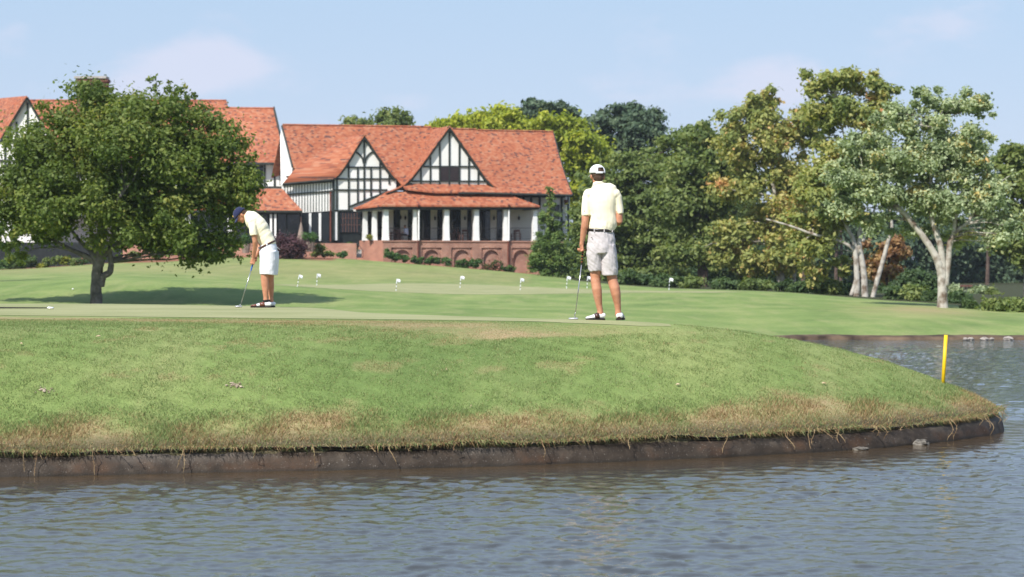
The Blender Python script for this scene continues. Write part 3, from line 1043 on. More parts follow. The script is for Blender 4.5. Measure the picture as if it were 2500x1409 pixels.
def Q(px, py, v):
    """point on the building's vertical plane v metres behind the porch front"""
    r = (px - 1250) / F
    t_ = (OB.dot(VH) + v) / (r * VH.x + VH.y)
    return Vector((r * t_, t_, HC + (HZ - py) * t_ / F))


def beam(mb, x0, y0, x1, y1, wpx, v, d=.09):
    """timber seen from (x0, y0) to (x1, y1), wpx wide, standing proud of plane v"""
    a = Vector((x1 - x0, y1 - y0)); a.normalize(); nn_ = Vector((-a.y, a.x)) * wpx / 2
    c = [(x0 + nn_.x, y0 + nn_.y), (x1 + nn_.x, y1 + nn_.y), (x1 - nn_.x, y1 - nn_.y), (x0 - nn_.x, y0 - nn_.y)]
    mb.prism([Q(x, y, v - d) for x, y in c], VH * (d + .02))


def beam_obj(x0, y0, x1, y1, wpx, v, parent, name='timber_beam', mat='timber', d=.09):
    mb = MB(); beam(mb, x0, y0, x1, y1, wpx, v, d)
    return mb.build(name, M[mat], parent)


def wallpoly(name, pts, v, parent, mat='plaster', depth=.3):
    mb = MB()
    P_ = [Q(x, y, v) for x, y in pts]
    mb.prism(P_, VH * depth, uvs=[(p.dot(UH), p.z) for p in P_])
    return mb.build(name, M[mat], parent)


# main front roof slope: eave line on v = 1.7, ridge on v = 7.3
ZE = Q(1100, 468, 1.7).z
ZR0 = Q(690, 305, 7.3).z; ZR1 = Q(1350, 322, 7.3).z
XR0 = Q(690, 305, 7.3).dot(UH); XR1 = Q(1350, 322, 7.3).dot(UH)


def main_plane(px, py, flare=False):
    """ray against the (slightly warped) front slope; returns point"""
    r = (px - 1250) / F
    lo, hi = 100.0, 260.0
    for _ in range(50):
        t_ = (lo + hi) / 2
        p_ = Vector((r * t_, t_, HC + (HZ - py) * t_ / F))
        v = p_.dot(VH) - OB.dot(VH)
        u = p_.dot(UH)
        zr = ZR0 + (ZR1 - ZR0) * (u - XR0) / (XR1 - XR0)
        k = (v - 1.7) / 5.6
        zz = ZE + (zr - ZE) * k
        if k < 0.22: zz += .35 * (0.22 - k) ** 2 / .0484 * .6 * (k > -.2)
        if p_.z > zz: lo = t_
        else: hi = t_
    return p_


def v_at(u, z):
    zr = ZR0 + (ZR1 - ZR0) * (u - XR0) / (XR1 - XR0)
    return 1.7 + 5.6 * (z - ZE) / (zr - ZE)


def roof_uv(p, side=False):
    return (p.dot(VH) if side else p.dot(UH), p.z * 1.25)


club = empty('clubhouse', OB + Vector((0, 0, 0)), 'half timbered clubhouse with orange tiled roof, two gables and a white columned porch', 'clubhouse')


def roof_patch(name, rows, parent, side=False, thick=.14):
    mb = MB()
    mb.grid(rows, [[roof_uv(Vector(p), side) for p in r] for r in rows], thick=(0, 0, -thick))
    return mb.build(name, M['tiles'], parent)


# main slope drawn as columns between ridge line and lower line
cols = [(690, 305, 716, 405), (712, 305.4, 745, 428), (740, 306, 780, 425), (790, 306.6, 835, 410), (850, 307.4, 890, 400), (920, 308.4, 950, 412), (1000, 309.6, 990, 460), (1052, 310.4, 1060, 468),
        (1056, 314, 1080, 468), (1110, 315, 1120, 468), (1163, 316.6, 1170, 468), (1166, 318.6, 1190, 468.5), (1230, 319.8, 1250, 470), (1300, 321, 1320, 471.6), (1350, 322, 1397, 473.5)]
rows = []
for k in range(13):
    q = k / 12
    rw = []
    for j, (a, b_, c_, d_2) in enumerate(cols):
        x = a + (c_ - a) * q
        if j == len(cols) - 1:
            x = a + (c_ - a) * (q * .78 + .22 * q ** 3)
        rw.append(main_plane(x, b_ + (d_2 - b_) * q))
    rows.append(rw)
roof_patch('roof', rows, club)
# back slope and right gable end close the volume
mb = MB()
top = rows[0]
back = [Vector(p) + VH * 5.6 + Vector((0, 0, -5.4)) for p in top]
mb.grid([back, top], [[roof_uv(p) for p in back], [roof_uv(p) for p in top]], thick=(0, 0, -.12))
mb.build('rear_roof', M['tiles'], club)
# ridge cap
mb = MB(); mb.tube([Vector(p) + Vector((0, 0, .02)) for p in top[:8]], [.1] * 8, 6); mb.tube([Vector(p) + Vector((0, 0, .02)) for p in top[8:11]], [.1] * 3, 6)
mb.tube([Vector(p) + Vector((0, 0, .02)) for p in top[11:]], [.1] * 4, 6)
mb.build('ridge_tiles', M['tiles'], club)
# dark verge board on the right end and eave gutter
mb = MB()
rgt = [Vector(r[-1]) + Vector((.05, 0, -.12)) for r in rows]
mb.tube(rgt, [.09] * len(rgt), 5)
mb.build('verge_board', M['timber'], club)
ev = [Vector(p) + Vector((0, -.06, -.16)) for p in rows[-1][9:]]
mb = MB(); mb.tube(ev, [.12] * len(ev), 6); mb.build('eave_gutter', M['timber'], club)


def gable_roof(rakeL, rakeR, v0, parent, ext=None):
    """roof of a cross gable: left and right slopes swept back into the main slope; curved dark rakes"""
    for rake, sgn in ((rakeL, -1), (rakeR, 1)):
        pts = catmull(rake, 6)
        fr = [Q(x, y, v0 - .35) for x, y in pts]
        bk = []
        for p in fr:
            vb = max(v_at(p.dot(UH), p.z), v0 + .0)
            bk.append(p + VH * (vb - (v0 - .35) + .25))
        if ext and sgn == -1:
            bk = ext(fr, bk)
        rws = []
        for k in range(7):
            rws.append([f_ + (b2 - f_) * (k / 6) for f_, b2 in zip(fr, bk)])
        roof_patch('gable_roof', rws, parent, side=True, thick=.1)
        # barge board under the tile edge
        mb = MB()
        for a, b2 in zip(pts[:-1], pts[1:]):
            dx, dy = b2[0] - a[0], b2[1] - a[1]
            L = math.hypot(dx, dy); nx, ny = -dy / L, dx / L
            if (nx * -sgn) < 0 or ny < 0:
                if ny < 0: nx, ny = -nx, -ny
            o_ = 1.2; w_ = 6.6
            c = [(a[0] + nx * o_, a[1] + ny * o_), (b2[0] + nx * o_, b2[1] + ny * o_), (b2[0] + nx * w_, b2[1] + ny * w_), (a[0] + nx * w_, a[1] + ny * w_)]
            mb.prism([Q(x, y, v0 - .3) for x, y in c], VH * .32)
        mb.build('barge_board', M['timber'], parent)


V1, V2 = 2.6, 2.3
# left slope of the first gable runs on into the long curved eave over the striped wall
Yc = Q(812, 440, V1).y
eave_far = W(690, 448, Yc - 1.5)
tgt = [(852, 333), (800, 362), (752, 390), (722, 412), (704, 432), (690, 448)]
tg = catmull(tgt, 12)


def ext1(fr, bk):
    out_ = []
    n_ = len(fr)
    for i, p in enumerate(bk):
        x, y = tg[int(i / (n_ - 1) * (len(tg) - 1))]
        w_ = i / (n_ - 1)
        base_ = main_plane(x, y)
        far_ = W(x, y, Yc - 1.5)
        k = smooth01(np.array((w_ - .6) / .4)).item()
        q = base_ * (1 - k) + far_ * k
        out_.append(q - Vector((0, .12 * (1 - k), 0)))
    return out_


gable_roof([(890, 328), (870, 359), (850, 392), (835, 414), (824, 427), (811, 436)], [(890, 328), (913, 362), (940, 401), (960, 427), (969, 437)], V1, club, ext1)
gable_roof([(1098.5, 307), (1070, 345), (1040, 387), (1012, 424), (995, 443), (975, 457), (943, 469.5)], [(1098.5, 307), (1128, 349), (1160, 394), (1185, 431), (1203, 450), (1225, 466)], V2, club)
# eave fascia of the curved left eave
f0 = Q(811, 438, V1 - .3)
mb = MB(); mb.tube([f0 + Vector((0, 0, -.05)), (f0 + eave_far) / 2 + Vector((0, 0, -.06)), eave_far + Vector((0, 0, -.08))], [.11] * 3, 6); mb.build('eave_gutter', M['timber'], club)

# ---- first gable wall
wallpoly('gable_wall', [(890, 335), (967, 440), (967, 512), (944, 516), (812, 516), (812, 438), (835, 420)], V1, club)
for x, y0, y1 in ((823, 434, 513), (851.6, 388, 513), (873.7, 408, 497), (889.5, 333, 490), (906, 408, 480), (928, 384, 474), (950.6, 418, 450)):
    beam_obj(x, y0, x, y1, 3.9, V1, club, d=.08)
beam_obj(814.5, 440, 814.5, 587, 5.5, V1, club, d=.12)
for y, x0, x1 in ((408.5, 838, 947), (437, 818, 968), (463.8, 814, 946), (514, 814, 862)):
    beam_obj(x0, y, x1, y, 3.9, V1, club, d=.1)
beam_obj(853, 505, 945, 469, 5, V1, club, d=.11)
for sgn in (-1, 1):
    mb = MB()
    pts = [(889.5 + sgn * 25.5, 369.5), (889.5 + sgn * 16, 373.5), (889.5 + sgn * 8, 381), (889.5 + sgn * 3, 390), (889.5 + sgn * 1.4, 399)]
    for a, b2 in zip(pts[:-1], pts[1:]):
        beam(mb, a[0], a[1], b2[0], b2[1], 4.4, V1, .07)
    mb.build('curved_brace', M['timber'], club)
# below the gable: post and dark window bay
wallpoly('bay_backing', [(812, 516), (885, 516), (885, 600), (812, 600)], V1 + .15, club, 'dark_frame', .2)
mb = MB(); mb.prism([Q(x, y, V1 - .06) for x, y in ((817.5, 517), (824, 517), (824, 587), (817.5, 587))], VH * .2); mb.build('post', M['white_paint'], club)
beam_obj(826, 517, 826, 587, 4, V1, club, 'post', 'timber', .15)
wf = wallpoly('window', [(829, 517), (883, 517), (883, 568), (829, 568)], V1 + .05, club, 'dark_frame', .1)
wallpoly('pane', [(830.5, 519), (881, 519), (881, 567), (830.5, 567)], V1 + .035, wf, 'glass', .01)
for x in (837, 844, 851, 858, 865, 872):
    mb = MB(); beam(mb, x, 519, x, 567, 1.3, V1 + .03, .03); mb.build('glazing_bar', M['porch_wood'], wf)
for y in (533, 549):
    mb = MB(); beam(mb, 831, y, 881, y, 1.2, V1 + .03, .03); mb.build('glazing_bar', M['porch_wood'], wf)

# ---- striped side wall running back to the left
A0 = Q(812, 440, V1); A1 = W(690, 450, Yc - 1.0)
Bz0, Bz1 = Q(812, 514, V1).z, W(738, 519, Yc - .8).z
SD = Vector((A1.x - A0.x, A1.y - A0.y, 0)); SL = SD.length; SD.normalize(); SN = Vector((SD.y, -SD.x, 0)); SN = SN if SN.y < 0 else -SN


def S(px, py, off=0.0):
    """point on the striped side wall seen at pixel"""
    r = (px - 1250) / F
    n_ = SN
    t_ = (A0.dot(n_) + off - 0) / (r * n_.x + n_.y)
    return Vector((r * t_, t_, HC + (HZ - py) * t_ / F))


def sidepoly(name, pts, off, mat, parent=club, depth=.2):
    mb = MB()
    P_ = [S(x, y, off) for x, y in pts]
    mb.prism(P_, -SN * depth, uvs=[(p.dot(SD), p.z) for p in P_])
    return mb.build(name, M[mat], parent)


sidepoly('side_wall', [(688, 450), (812, 439), (812, 515), (690, 522)], 0, 'plaster')
k = 0
for i in range(17):
    x = 695 + i * 7.0
    yt = 449 - (x - 690) * .082
    sidepoly('timber_beam', [(x - .8, yt), (x + .8, yt), (x + .8, 519 - (x - 700) * .04), (x - .8, 519 - (x - 700) * .04)], .03, 'timber', depth=.04)
sidepoly('timber_beam', [(690, 474), (812, 464.5), (812, 468.5), (690, 478)], .1, 'timber', depth=.11)
sidepoly('timber_beam', [(690, 451), (812, 442), (812, 445), (690, 454)], .1, 'timber', depth=.11)
gw = sidepoly('window', [(690, 521), (812, 515), (812, 604), (690, 604)], -.1, 'dark_frame')
sidepoly('pane', [(692, 523), (755, 520), (755, 585), (692, 585)], -.08, 'glass', gw, .02)
sidepoly('pane', [(761, 519), (778, 518), (778, 585), (761, 585)], -.08, 'glass', gw, .02)
sidepoly('pane', [(785, 518), (804, 517), (804, 585), (785, 585)], -.08, 'glass', gw, .02)
for x0, x1 in ((754.5, 760), (778.5, 784), ):
    sidepoly('post', [(x0, 520), (x1, 520), (x1, 588), (x0, 588)], .05, 'white_paint', depth=.12)
mb = MB(); q0 = S(807, 468, .12); mb.tube([q0, Vector((q0.x, q0.y, S(807, 590, .12).z))], [.075] * 2, 6); mb.build('downpipe', M['copper_pipe'], club)

# left gable end sliver beyond the roof verge
mb = MB()
e = main_plane(716, 405)
P_ = [main_plane(690, 308) + VH * .1, main_plane(715, 405) + VH * .1, W(713, 425, e.y + 1), W(700, 442, e.y + 1), W(686, 452, e.y + 1.6), W(684, 330, e.y + 4)]
mb.prism(P_, Vector((.1, .35, 0))); mb.build('gable_wall', M['plaster'], club)
mb = MB(); lft = [Vector(r[0]) + Vector((-.06, -.02, -.1)) for r in rows]; mb.tube(lft, [.1] * len(lft), 5); mb.build('verge_board', M['timber'], club)
mb = MB(); a = W(698, 432, e.y + .7); b2 = W(714, 430, e.y + .7); mb.tube([a, b2], [.08] * 2, 4); mb.build('timber_beam', M['timber'], club)

# ---- second gable wall
wallpoly('gable_wall', [(1098, 314), (1212, 468), (985, 468)], V2, club)
for x, y0 in ((1003.5, 447), (1028, 411), (1051, 380), (1074, 347), (1097.4, 316), (1121.8, 347), (1145, 380), (1168, 411), (1191, 445)):
    beam_obj(x, y0, x, 466, 3.8, V2, club, d=.08)
for y, x0, x1 in ((406.7, 1030, 1166), (442.6, 1006, 1190), (466, 986, 1210)):
    beam_obj(x0, y, x1, y, 3.8, V2, club, d=.1)
lv = wallpoly('louvre', [(1075, 407), (1121, 407), (1121, 443), (1075, 443)], V2 - .03, club, 'louvre', .05)
for i in range(9):
    mb = MB(); y = 410.5 + i * 3.8
    beam(mb, 1077, y, 1119.5, y, 2.3, V2 - .04, .06); mb.build('slat', M['louvre'], lv)
mb = MB(); beam(mb, 1097.6, 408, 1097.6, 442, 2.5, V2 - .05, .08); mb.build('mullion', M['timber'], lv)

# ---- porch roof
EVP = -.45
z_e = Q(930, 500, EVP).z
fl, fr_ = Q(930, 500.5, EVP), Q(1318, 502, EVP)
tl_, tr_ = Q(968, 467.5, V2 - .05), Q(1221, 468, V2 - .05)
n_ = 12
rws = []
for k in range(n_ + 1):
    q = k / n_
    drop_ = -.12 * math.sin(math.pi * q)
    a = tl_ + (fl - tl_) * q; b2 = tr_ + (fr_ - tr_) * q
    rws.append([a + (b2 - a) * j / 10 + Vector((0, 0, drop_)) for j in range(11)])
roof_patch('porch_roof', rws, club)
ml, mtl = Q(863, 508, V1 - .3), Q(942, 469, V1 - .2)
rws = []
for k in range(n_ + 1):
    q = k / n_
    drop_ = -.1 * math.sin(math.pi * q)
    a = mtl + (ml - mtl) * q; b2 = tl_ + (fl - tl_) * q
    rws.append([a + (b2 - a) * j / 6 + Vector((0, 0, drop_)) for j in range(7)])
roof_patch('porch_roof', rws, club, side=True)
mr = fr_ + VH * 3.2
rws = [[tr_, tr_ + VH * .3], [fr_, mr]]
roof_patch('porch_roof', rws, club, side=True)
# dark beam under the eave
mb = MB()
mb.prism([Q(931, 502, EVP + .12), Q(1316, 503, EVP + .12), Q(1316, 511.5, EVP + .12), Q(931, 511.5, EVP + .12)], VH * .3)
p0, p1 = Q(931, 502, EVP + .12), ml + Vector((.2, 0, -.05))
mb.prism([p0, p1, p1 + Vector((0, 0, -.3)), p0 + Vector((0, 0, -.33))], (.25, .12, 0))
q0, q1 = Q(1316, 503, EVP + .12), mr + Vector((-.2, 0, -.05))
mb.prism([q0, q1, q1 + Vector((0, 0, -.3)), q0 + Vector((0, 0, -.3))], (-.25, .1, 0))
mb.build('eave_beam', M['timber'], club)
# porch ceiling
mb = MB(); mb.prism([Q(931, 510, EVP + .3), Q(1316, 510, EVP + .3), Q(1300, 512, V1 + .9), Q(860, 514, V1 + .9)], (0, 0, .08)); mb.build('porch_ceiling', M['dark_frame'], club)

# ---- brick podium with blind arches
ZT = Q(1100, 587.5, 0).z
uL, uR = 0.0, Q(1317, 600, 0).dot(UH) - OB.dot(UH)


def U(u, v, z):
    return OB + UH * u + VH * v + Vector((0, 0, z))


def ubox(mb, u0, u1, v0, v1, z0, z1):
    pts = [U(u0, v0, z0), U(u1, v0, z0), U(u1, v0, z1), U(u0, v0, z1)]
    n0 = len(mb.v)
    mb.prism(pts, VH * (v1 - v0), uvs=[(u0, z0), (u1, z0), (u1, z1), (u0, z1)])


ZB = -1.0
mb = MB()
ubox(mb, uL, uR, .26, 3.0, ZB, ZT - .12)         # recessed backing
mb.build('podium_wall', M['brick'], club)
ua = lambda px: Q(px, 600, 0).dot(UH) - OB.dot(UH)
zz_ = lambda px, py: Q(px, py, 0).z
bays = [(955, 1007, 982.5), (1029.5, 1079, 1054), (1102, 1152, 1128), (1176, 1225, 1200), (1249, 1299, 1273)]
zrec = zz_(1128, 605)
mb = MB()
edges_u = [0.0]
for a, b2, c in bays:
    edges_u += [ua(a), ua(b2)]
edges_u.append(uR)
for i in range(0, len(edges_u), 2):
    ubox(mb, edges_u[i], edges_u[i + 1], 0, .26, ZB, ZT - .12)
for a, b2, c in bays:
    ubox(mb, ua(a), ua(b2), .0, .26, zrec, ZT - .12)
mb.build('podium_pier', M['brick'], club)
for a, b2, c in bays:
    # brick panel with an arched opening, 10 cm in from the front
    u0, u1, uc = ua(a) + .003, ua(b2) - .003, ua(c)
    R_ = (u1 - u0) * .39; zc = zrec - .16 - R_
    mb = MB()
    N_ = 14
    arc = [(uc + R_ * math.cos(math.pi * k / N_), zc + R_ * math.sin(math.pi * k / N_)) for k in range(N_ + 1)]
    out_ = []
    for k, (x, z) in enumerate(arc):
        an = math.pi * k / N_
        ct, st = math.cos(an), math.sin(an)
        sc1 = (u1 - uc) / abs(ct) if abs(ct) > 1e-6 else 1e9
        sc2 = (zrec - zc) / st if st > 1e-6 else 1e9
        s_1 = min(sc1, sc2)
        out_.append((uc + s_1 * ct, zc + s_1 * st))
    for v0 in (.1,):
        rows2 = [[U(x, v0, z) for x, z in arc], [U(x, v0, z) for x, z in out_]]
        uvr = [[(x, z) for x, z in arc], [(x, z) for x, z in out_]]
        mb.grid(rows2, uvr, thick=VH * .155)
    ubox(mb, u0, uc - R_, .1, .255, ZB, zc); ubox(mb, uc + R_, u1, .1, .255, ZB, zc)
    mb.build('arch_panel', M['brick'], club)
    # raised arch ring
    mb = MB()
    r1, r2 = R_ - .02, R_ + .17
    ring = [[U(uc + r_ * math.cos(math.pi * k / N_), .07, zc + r_ * math.sin(math.pi * k / N_)) for k in range(N_ + 1)] for r_ in (r1, r2)]
    uvr = [[(k * .2, r_) for k in range(N_ + 1)] for r_ in (0, .2)]
    mb.grid(ring, uvr, thick=VH * .06)
    mb.build('arch_ring', M['brick'], club)
mb = MB(); ubox(mb, uL - .06, uR + .06, -.06, 3.0, ZT - .12, ZT); mb.build('podium_coping', M['brick'], club)
# left return of the podium with the garden steps in front
mb = MB()
a = U(0, .01, 0); b2 = Q(868, 592, 3.2)
aa, bb = Vector((a.x, a.y, ZB)), Vector((b2.x, b2.y, ZB))
mb.prism([aa, bb, Vector((bb.x, bb.y, ZT)), Vector((aa.x, aa.y, ZT))], (.25, .5, 0), uvs=[(0, ZB), (4, ZB), (4, ZT), (0, ZT)])
mb.build('podium_wall', M['brick'], club)
# stair and handrail
st = []
for k in range(4):
    mb = MB(); p = Q(876, 612 + 5 * k, 1.2 - .28 * k)
    mb.box((p.x, p.y, p.z), (.5, .3, .17)); mb.build('step', M['concrete'], club)
mb = MB()
h0, h1 = Q(872, 592, .9), Q(886, 612, .3)
mb.tube([Q(868, 594, .9), Q(872, 593, .9), h1], [.025] * 3, 5); mb.tube([h1, Q(886, 630, .3)], [.025] * 2, 5); mb.tube([Q(874, 596, .85), Q(874, 628, .85)], [.025] * 2, 5)
mb.build('handrail', M['iron'], club)

# ---- white tapering columns
for px, v, w_ in ((941, .2, 17), (1012.5, .2, 12), (1089, .2, 17), (1162, .2, 16.5), (1233.5, .2, 13), (1305, .2, 15), (914, 1.3, 14), (891, 2.3, 14)):
    mb = MB()
    for k, (y0, y1, s0, s1) in enumerate(((511, 545, .82, .83), (545, 578, .83, .92), (578, 588, .92, 1.02))):
        c0, c1 = Q(px, y0, v), Q(px, y1, v)
        hw0, hw1 = w_ * s0 * .0158, w_ * s1 * .0158
        if k == 2: c1.z = ZT
        A = [c0 + UH * sx * hw0 + VH * sy * hw0 for sx, sy in ((-1, -1), (1, -1), (1, 1), (-1, 1))]
        B = [c1 + UH * sx * hw1 + VH * sy * hw1 for sx, sy in ((-1, -1), (1, -1), (1, 1), (-1, 1))]
        mb._add(A + B, [(0, 1, 2, 3), (7, 6, 5, 4)] + [(i, i + 4, (i + 1) % 4 + 4, (i + 1) % 4) for i in range(4)])
    mb.build('column', M['white_paint'], club)
for px in (1022.5, 1242.5):
    mb = MB(); q0 = Q(px, 505, -.2)
    mb.tube([Vector((q0.x, q0.y, q0.z)), Vector((q0.x, q0.y, ZT + .02))], [.075] * 2, 6); mb.build('downpipe', M['white_paint'], club)
    mb = MB(); mb.tube([Q(px - 1.5, 588, -.15), Q(px - 1.5, 680, -.15)], [.07] * 2, 6); mb.build('downpipe', M['copper_pipe'], club)
    mb = MB(); mb.tube([Q(px, 499, -.55), Q(px, 506, -.3)], [.11, .09], 6); mb.build('rain_head', M['copper_pipe'], club)

# ---- porch back wall, french doors, lanterns
VB = 3.4
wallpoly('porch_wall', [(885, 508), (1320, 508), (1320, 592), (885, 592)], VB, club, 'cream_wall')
for x0, x1 in ((893, 909), (923, 935), (961, 977), (996, 1008), (1024, 1051), (1068, 1080), (1099, 1125), (1141, 1151), (1170, 1197), (1213, 1226)):
    d_ = wallpoly('french_door', [(x0, 513), (x1, 513), (x1, 588), (x0, 588)], VB - .06, club, 'dark_frame', .05)
    nl = 2 if x1 - x0 > 18 else 1
    for k in range(nl):
        xa = x0 + 1.2 + k * (x1 - x0) / nl; xb = x0 + (k + 1) * (x1 - x0) / nl - 1.2
        wallpoly('pane', [(xa, 516), (xb, 516), (xb, 583), (xa, 583)], VB - .085, d_, 'glass', .02)
for px, py in ((989.6, 532), (978, 531), (1062, 533), (1135, 533), (1206, 533), (1267, 533)):
    mb = MB(); c = Q(px, py, VB - .2)
    mb.tube([c + Vector((0, 0, .16)), c + Vector((0, 0, .1)), c + Vector((0, 0, -.12)), c + Vector((0, 0, -.17))], [.03, .1, .075, .03], 6)
    mb.tube([c + Vector((0, 0, .16)), c + Vector((0, 0, .27)), c + VH * .15 + Vector((0, 0, .27))], [.015] * 3, 4)
    mb.build('wall_lantern', M['iron'], club)
# iron railing between the columns
cx = [950, 1005, 1028, 1080, 1098, 1153, 1171, 1226, 1247, 1297]
for a, b2 in zip(cx[::2], cx[1::2]):
    mb = MB()
    mb.tube([Q(a, 557, .2), Q(b2, 557, .2)], [.022] * 2, 4); mb.tube([Q(a, 583.5, .2), Q(b2, 583.5, .2)], [.018] * 2, 4)
    n_ = int((b2 - a) / 3.2)
    for k in range(n_ + 1):
        x = a + (b2 - a) * k / n_
        mb.tube([Q(x, 557, .2), Q(x, 583.5, .2)], [.009] * 2, 3)
    mb.build('railing', M['iron'], club)

# ---- right end of the main block
wallpoly('end_wall', [(1215, 470), (1391, 474), (1391, 592), (1215, 592)], 3.0 + .6, club)
for x in (1243, 1262, 1279, 1297, 1318, 1345, 1371.6, 1387):
    beam_obj(x, 474, x, 590, 4.5, 3.6, club, d=.1)
for y in (480, 541):
    beam_obj(1243, y, 1389, y + 1, 4, 3.6, club, d=.12)
mb = MB()
pw = [Q(1300, 590, 3.3), Q(1392, 590, 3.3), Q(1392, 720, 3.3), Q(1300, 720, 3.3)]
mb.prism(pw, VH * .5, uvs=[(p.dot(UH), p.z) for p in pw]); mb.build('end_plinth', M['brick'], club)
wf = wallpoly('window', [(1352, 500), (1366, 500), (1366, 535), (1352, 535)], 3.5, club, 'dark_frame', .1)
wallpoly('pane', [(1353.5, 502), (1364.5, 502), (1364.5, 533), (1353.5, 533)], 3.48, wf, 'glass', .02)
mb = MB(); mb.tube([Q(1382, 476, 3.3), Q(1382, 600, 3.3)], [.09] * 2, 6); mb.build('downpipe', M['white_paint'], club)
mb = MB(); mb.tube([Q(1382, 488, 3.25), Q(1382, 500, 3.25)], [.2, .15], 6); mb.build('rain_head', M['copper_pipe'], club)
# right side wall closing the volume
mb = MB(); a, b2 = Q(1391, 600, 3.6), Q(1391, 600, 3.6) + VH * 9
mb.prism([Vector((a.x, a.y, ZB)), Vector((b2.x, b2.y, ZB)), Vector((b2.x, b2.y, Q(1391, 474, 3.6).z)), Vector((a.x, a.y, Q(1391, 474, 3.6).z))], (-.3, .05, 0)); mb.build('end_wall', M['plaster'], club)

# ================================================================== west wing
wing = empty('clubhouse_wing', W(600, 640, 190), 'taller half timbered wing with orange roofs and brick chimney behind the leafy oak', 'building wing')
YW = 191.0


def wq(px, py, d=0.0):
    return W(px, py, YW + d)


def wpoly(name, pts, d, mat, parent=wing, thick=.3, per=None):
    mb = MB()
    P_ = [W(x, y, YW + d + (per[i] if per else 0)) for i, (x, y) in enumerate(pts)]
    mb.prism(P_, (0, thick, 0), uvs=[(p.x, p.z * 1.2) for p in P_])
    return mb.build(name, M[mat], parent)


# big roof: ridge far, eave near; right verge leans forward
def wroof(name, top_pts, bot_pts, dt, db, n=8, sag=.15):
    rws = []
    for k in range(n + 1):
        q = k / n
        r_ = []
        for (a, b2), (c, d_) in zip(top_pts, bot_pts):
            e_ = q
            x = a + (c - a) * e_; y = b2 + (d_ - b2) * e_
            r_.append(W(x, y, YW + dt + (db - dt) * e_) + Vector((0, 0, -sag * math.sin(math.pi * q))))
        rws.append(r_)
    mb = MB(); mb.grid(rws, [[(p.x, p.z * 1.2) for p in r_] for r_ in rws], thick=(0, 0, -.15))
    return mb.build(name, M['tiles'], wing)


wroof('roof', [(485, 263.5), (560, 264), (620, 264.5), (669, 265)], [(470, 396), (560, 396), (630, 397), (698, 398)], 6.5, 0, 8, .1)
wroof('roof', [(60, 245.5), (200, 245), (400, 245.5), (553, 246)], [(60, 396), (200, 396), (400, 397), (600, 398)], 8.5, .4, 8, .1)
mb = MB(); mb.tube([wq(669, 264, 6.5), wq(669, 260, 6.5)], [.1, .06], 5); mb.build('ridge_finial', M['timber'], wing)
mb = MB(); mb.tube([wq(60, 245, 8.5), wq(553, 245.5, 8.5)], [.1] * 2, 6); mb.tube([wq(485, 263, 6.5), wq(669, 264.5, 6.5)], [.1] * 2, 6); mb.build('ridge_tiles', M['tiles'], wing)
mb = MB(); mb.tube([wq(669, 266, 6.4), wq(684, 330, 3.2), wq(699, 399.5, -.05)], [.1] * 3, 5); mb.tube([wq(480, 399, -.05), wq(699, 400, -.05)], [.12] * 2, 5); mb.build('eave_gutter', M['timber'], wing)
wpoly('wall', [(60, 398), (695, 398), (695, 640), (60, 640)], .9, 'plaster')
mb = MB(); a, b2 = wq(695, 400, .9), wq(695, 400, .9) + Vector((0, 8, 0)); mb.prism([a, b2, b2 + Vector((0, 0, -7)), a + Vector((0, 0, -7))], (-.3, 0, 0)); mb.build('side_wall', M['plaster'], wing)


def wbeam(x0, y0, x1, y1, wpx, d=.9, parent=wing, name='timber_beam', mat='timber', dd_=.1):
    a = Vector((x1 - x0, y1 - y0)); a.normalize(); nn_ = Vector((-a.y, a.x)) * wpx / 2
    c = [(x0 + nn_.x, y0 + nn_.y), (x1 + nn_.x, y1 + nn_.y), (x1 - nn_.x, y1 - nn_.y), (x0 - nn_.x, y0 - nn_.y)]
    mb = MB(); mb.prism([W(x, y, YW + d - dd_) for x, y in c], (0, dd_ + .02, 0)); return mb.build(name, M[mat], parent)


for x in (480, 510, 540, 570, 600, 646, 670, 694):
    wbeam(x, 402, x, 458, 4.5)
wbeam(470, 457, 695, 457.5, 5, dd_=.13)
for x0, x1 in ((606, 642), (546, 566), (484, 506)):
    wf = wpoly('window', [(x0, 404), (x1, 404), (x1, 448), (x0, 448)], .82, 'dark_frame', thick=.1)
    mid = (x0 + x1) / 2
    wpoly('pane', [(x0 + 2, 408), (mid - 1.5, 408), (mid - 1.5, 445), (x0 + 2, 445)], .79, 'glass', wf, .02)
    wpoly('pane', [(mid + 1.5, 408), (x1 - 2, 408), (x1 - 2, 445), (mid + 1.5, 445)], .79, 'glass', wf, .02)
mb = MB(); c = wq(683.5, 412, .6); mb.tube([c + Vector((0, 0, .35)), c + Vector((0, 0, .2)), c + Vector((0, 0, -.15)), c + Vector((0, 0, -.3))], [.06, .2, .16, .04], 6); mb.tube([c + Vector((0, 0, -.3)), c + Vector((0, 0, -1.5))], [.03] * 2, 4); mb.build('wall_lantern', M['iron'], wing)
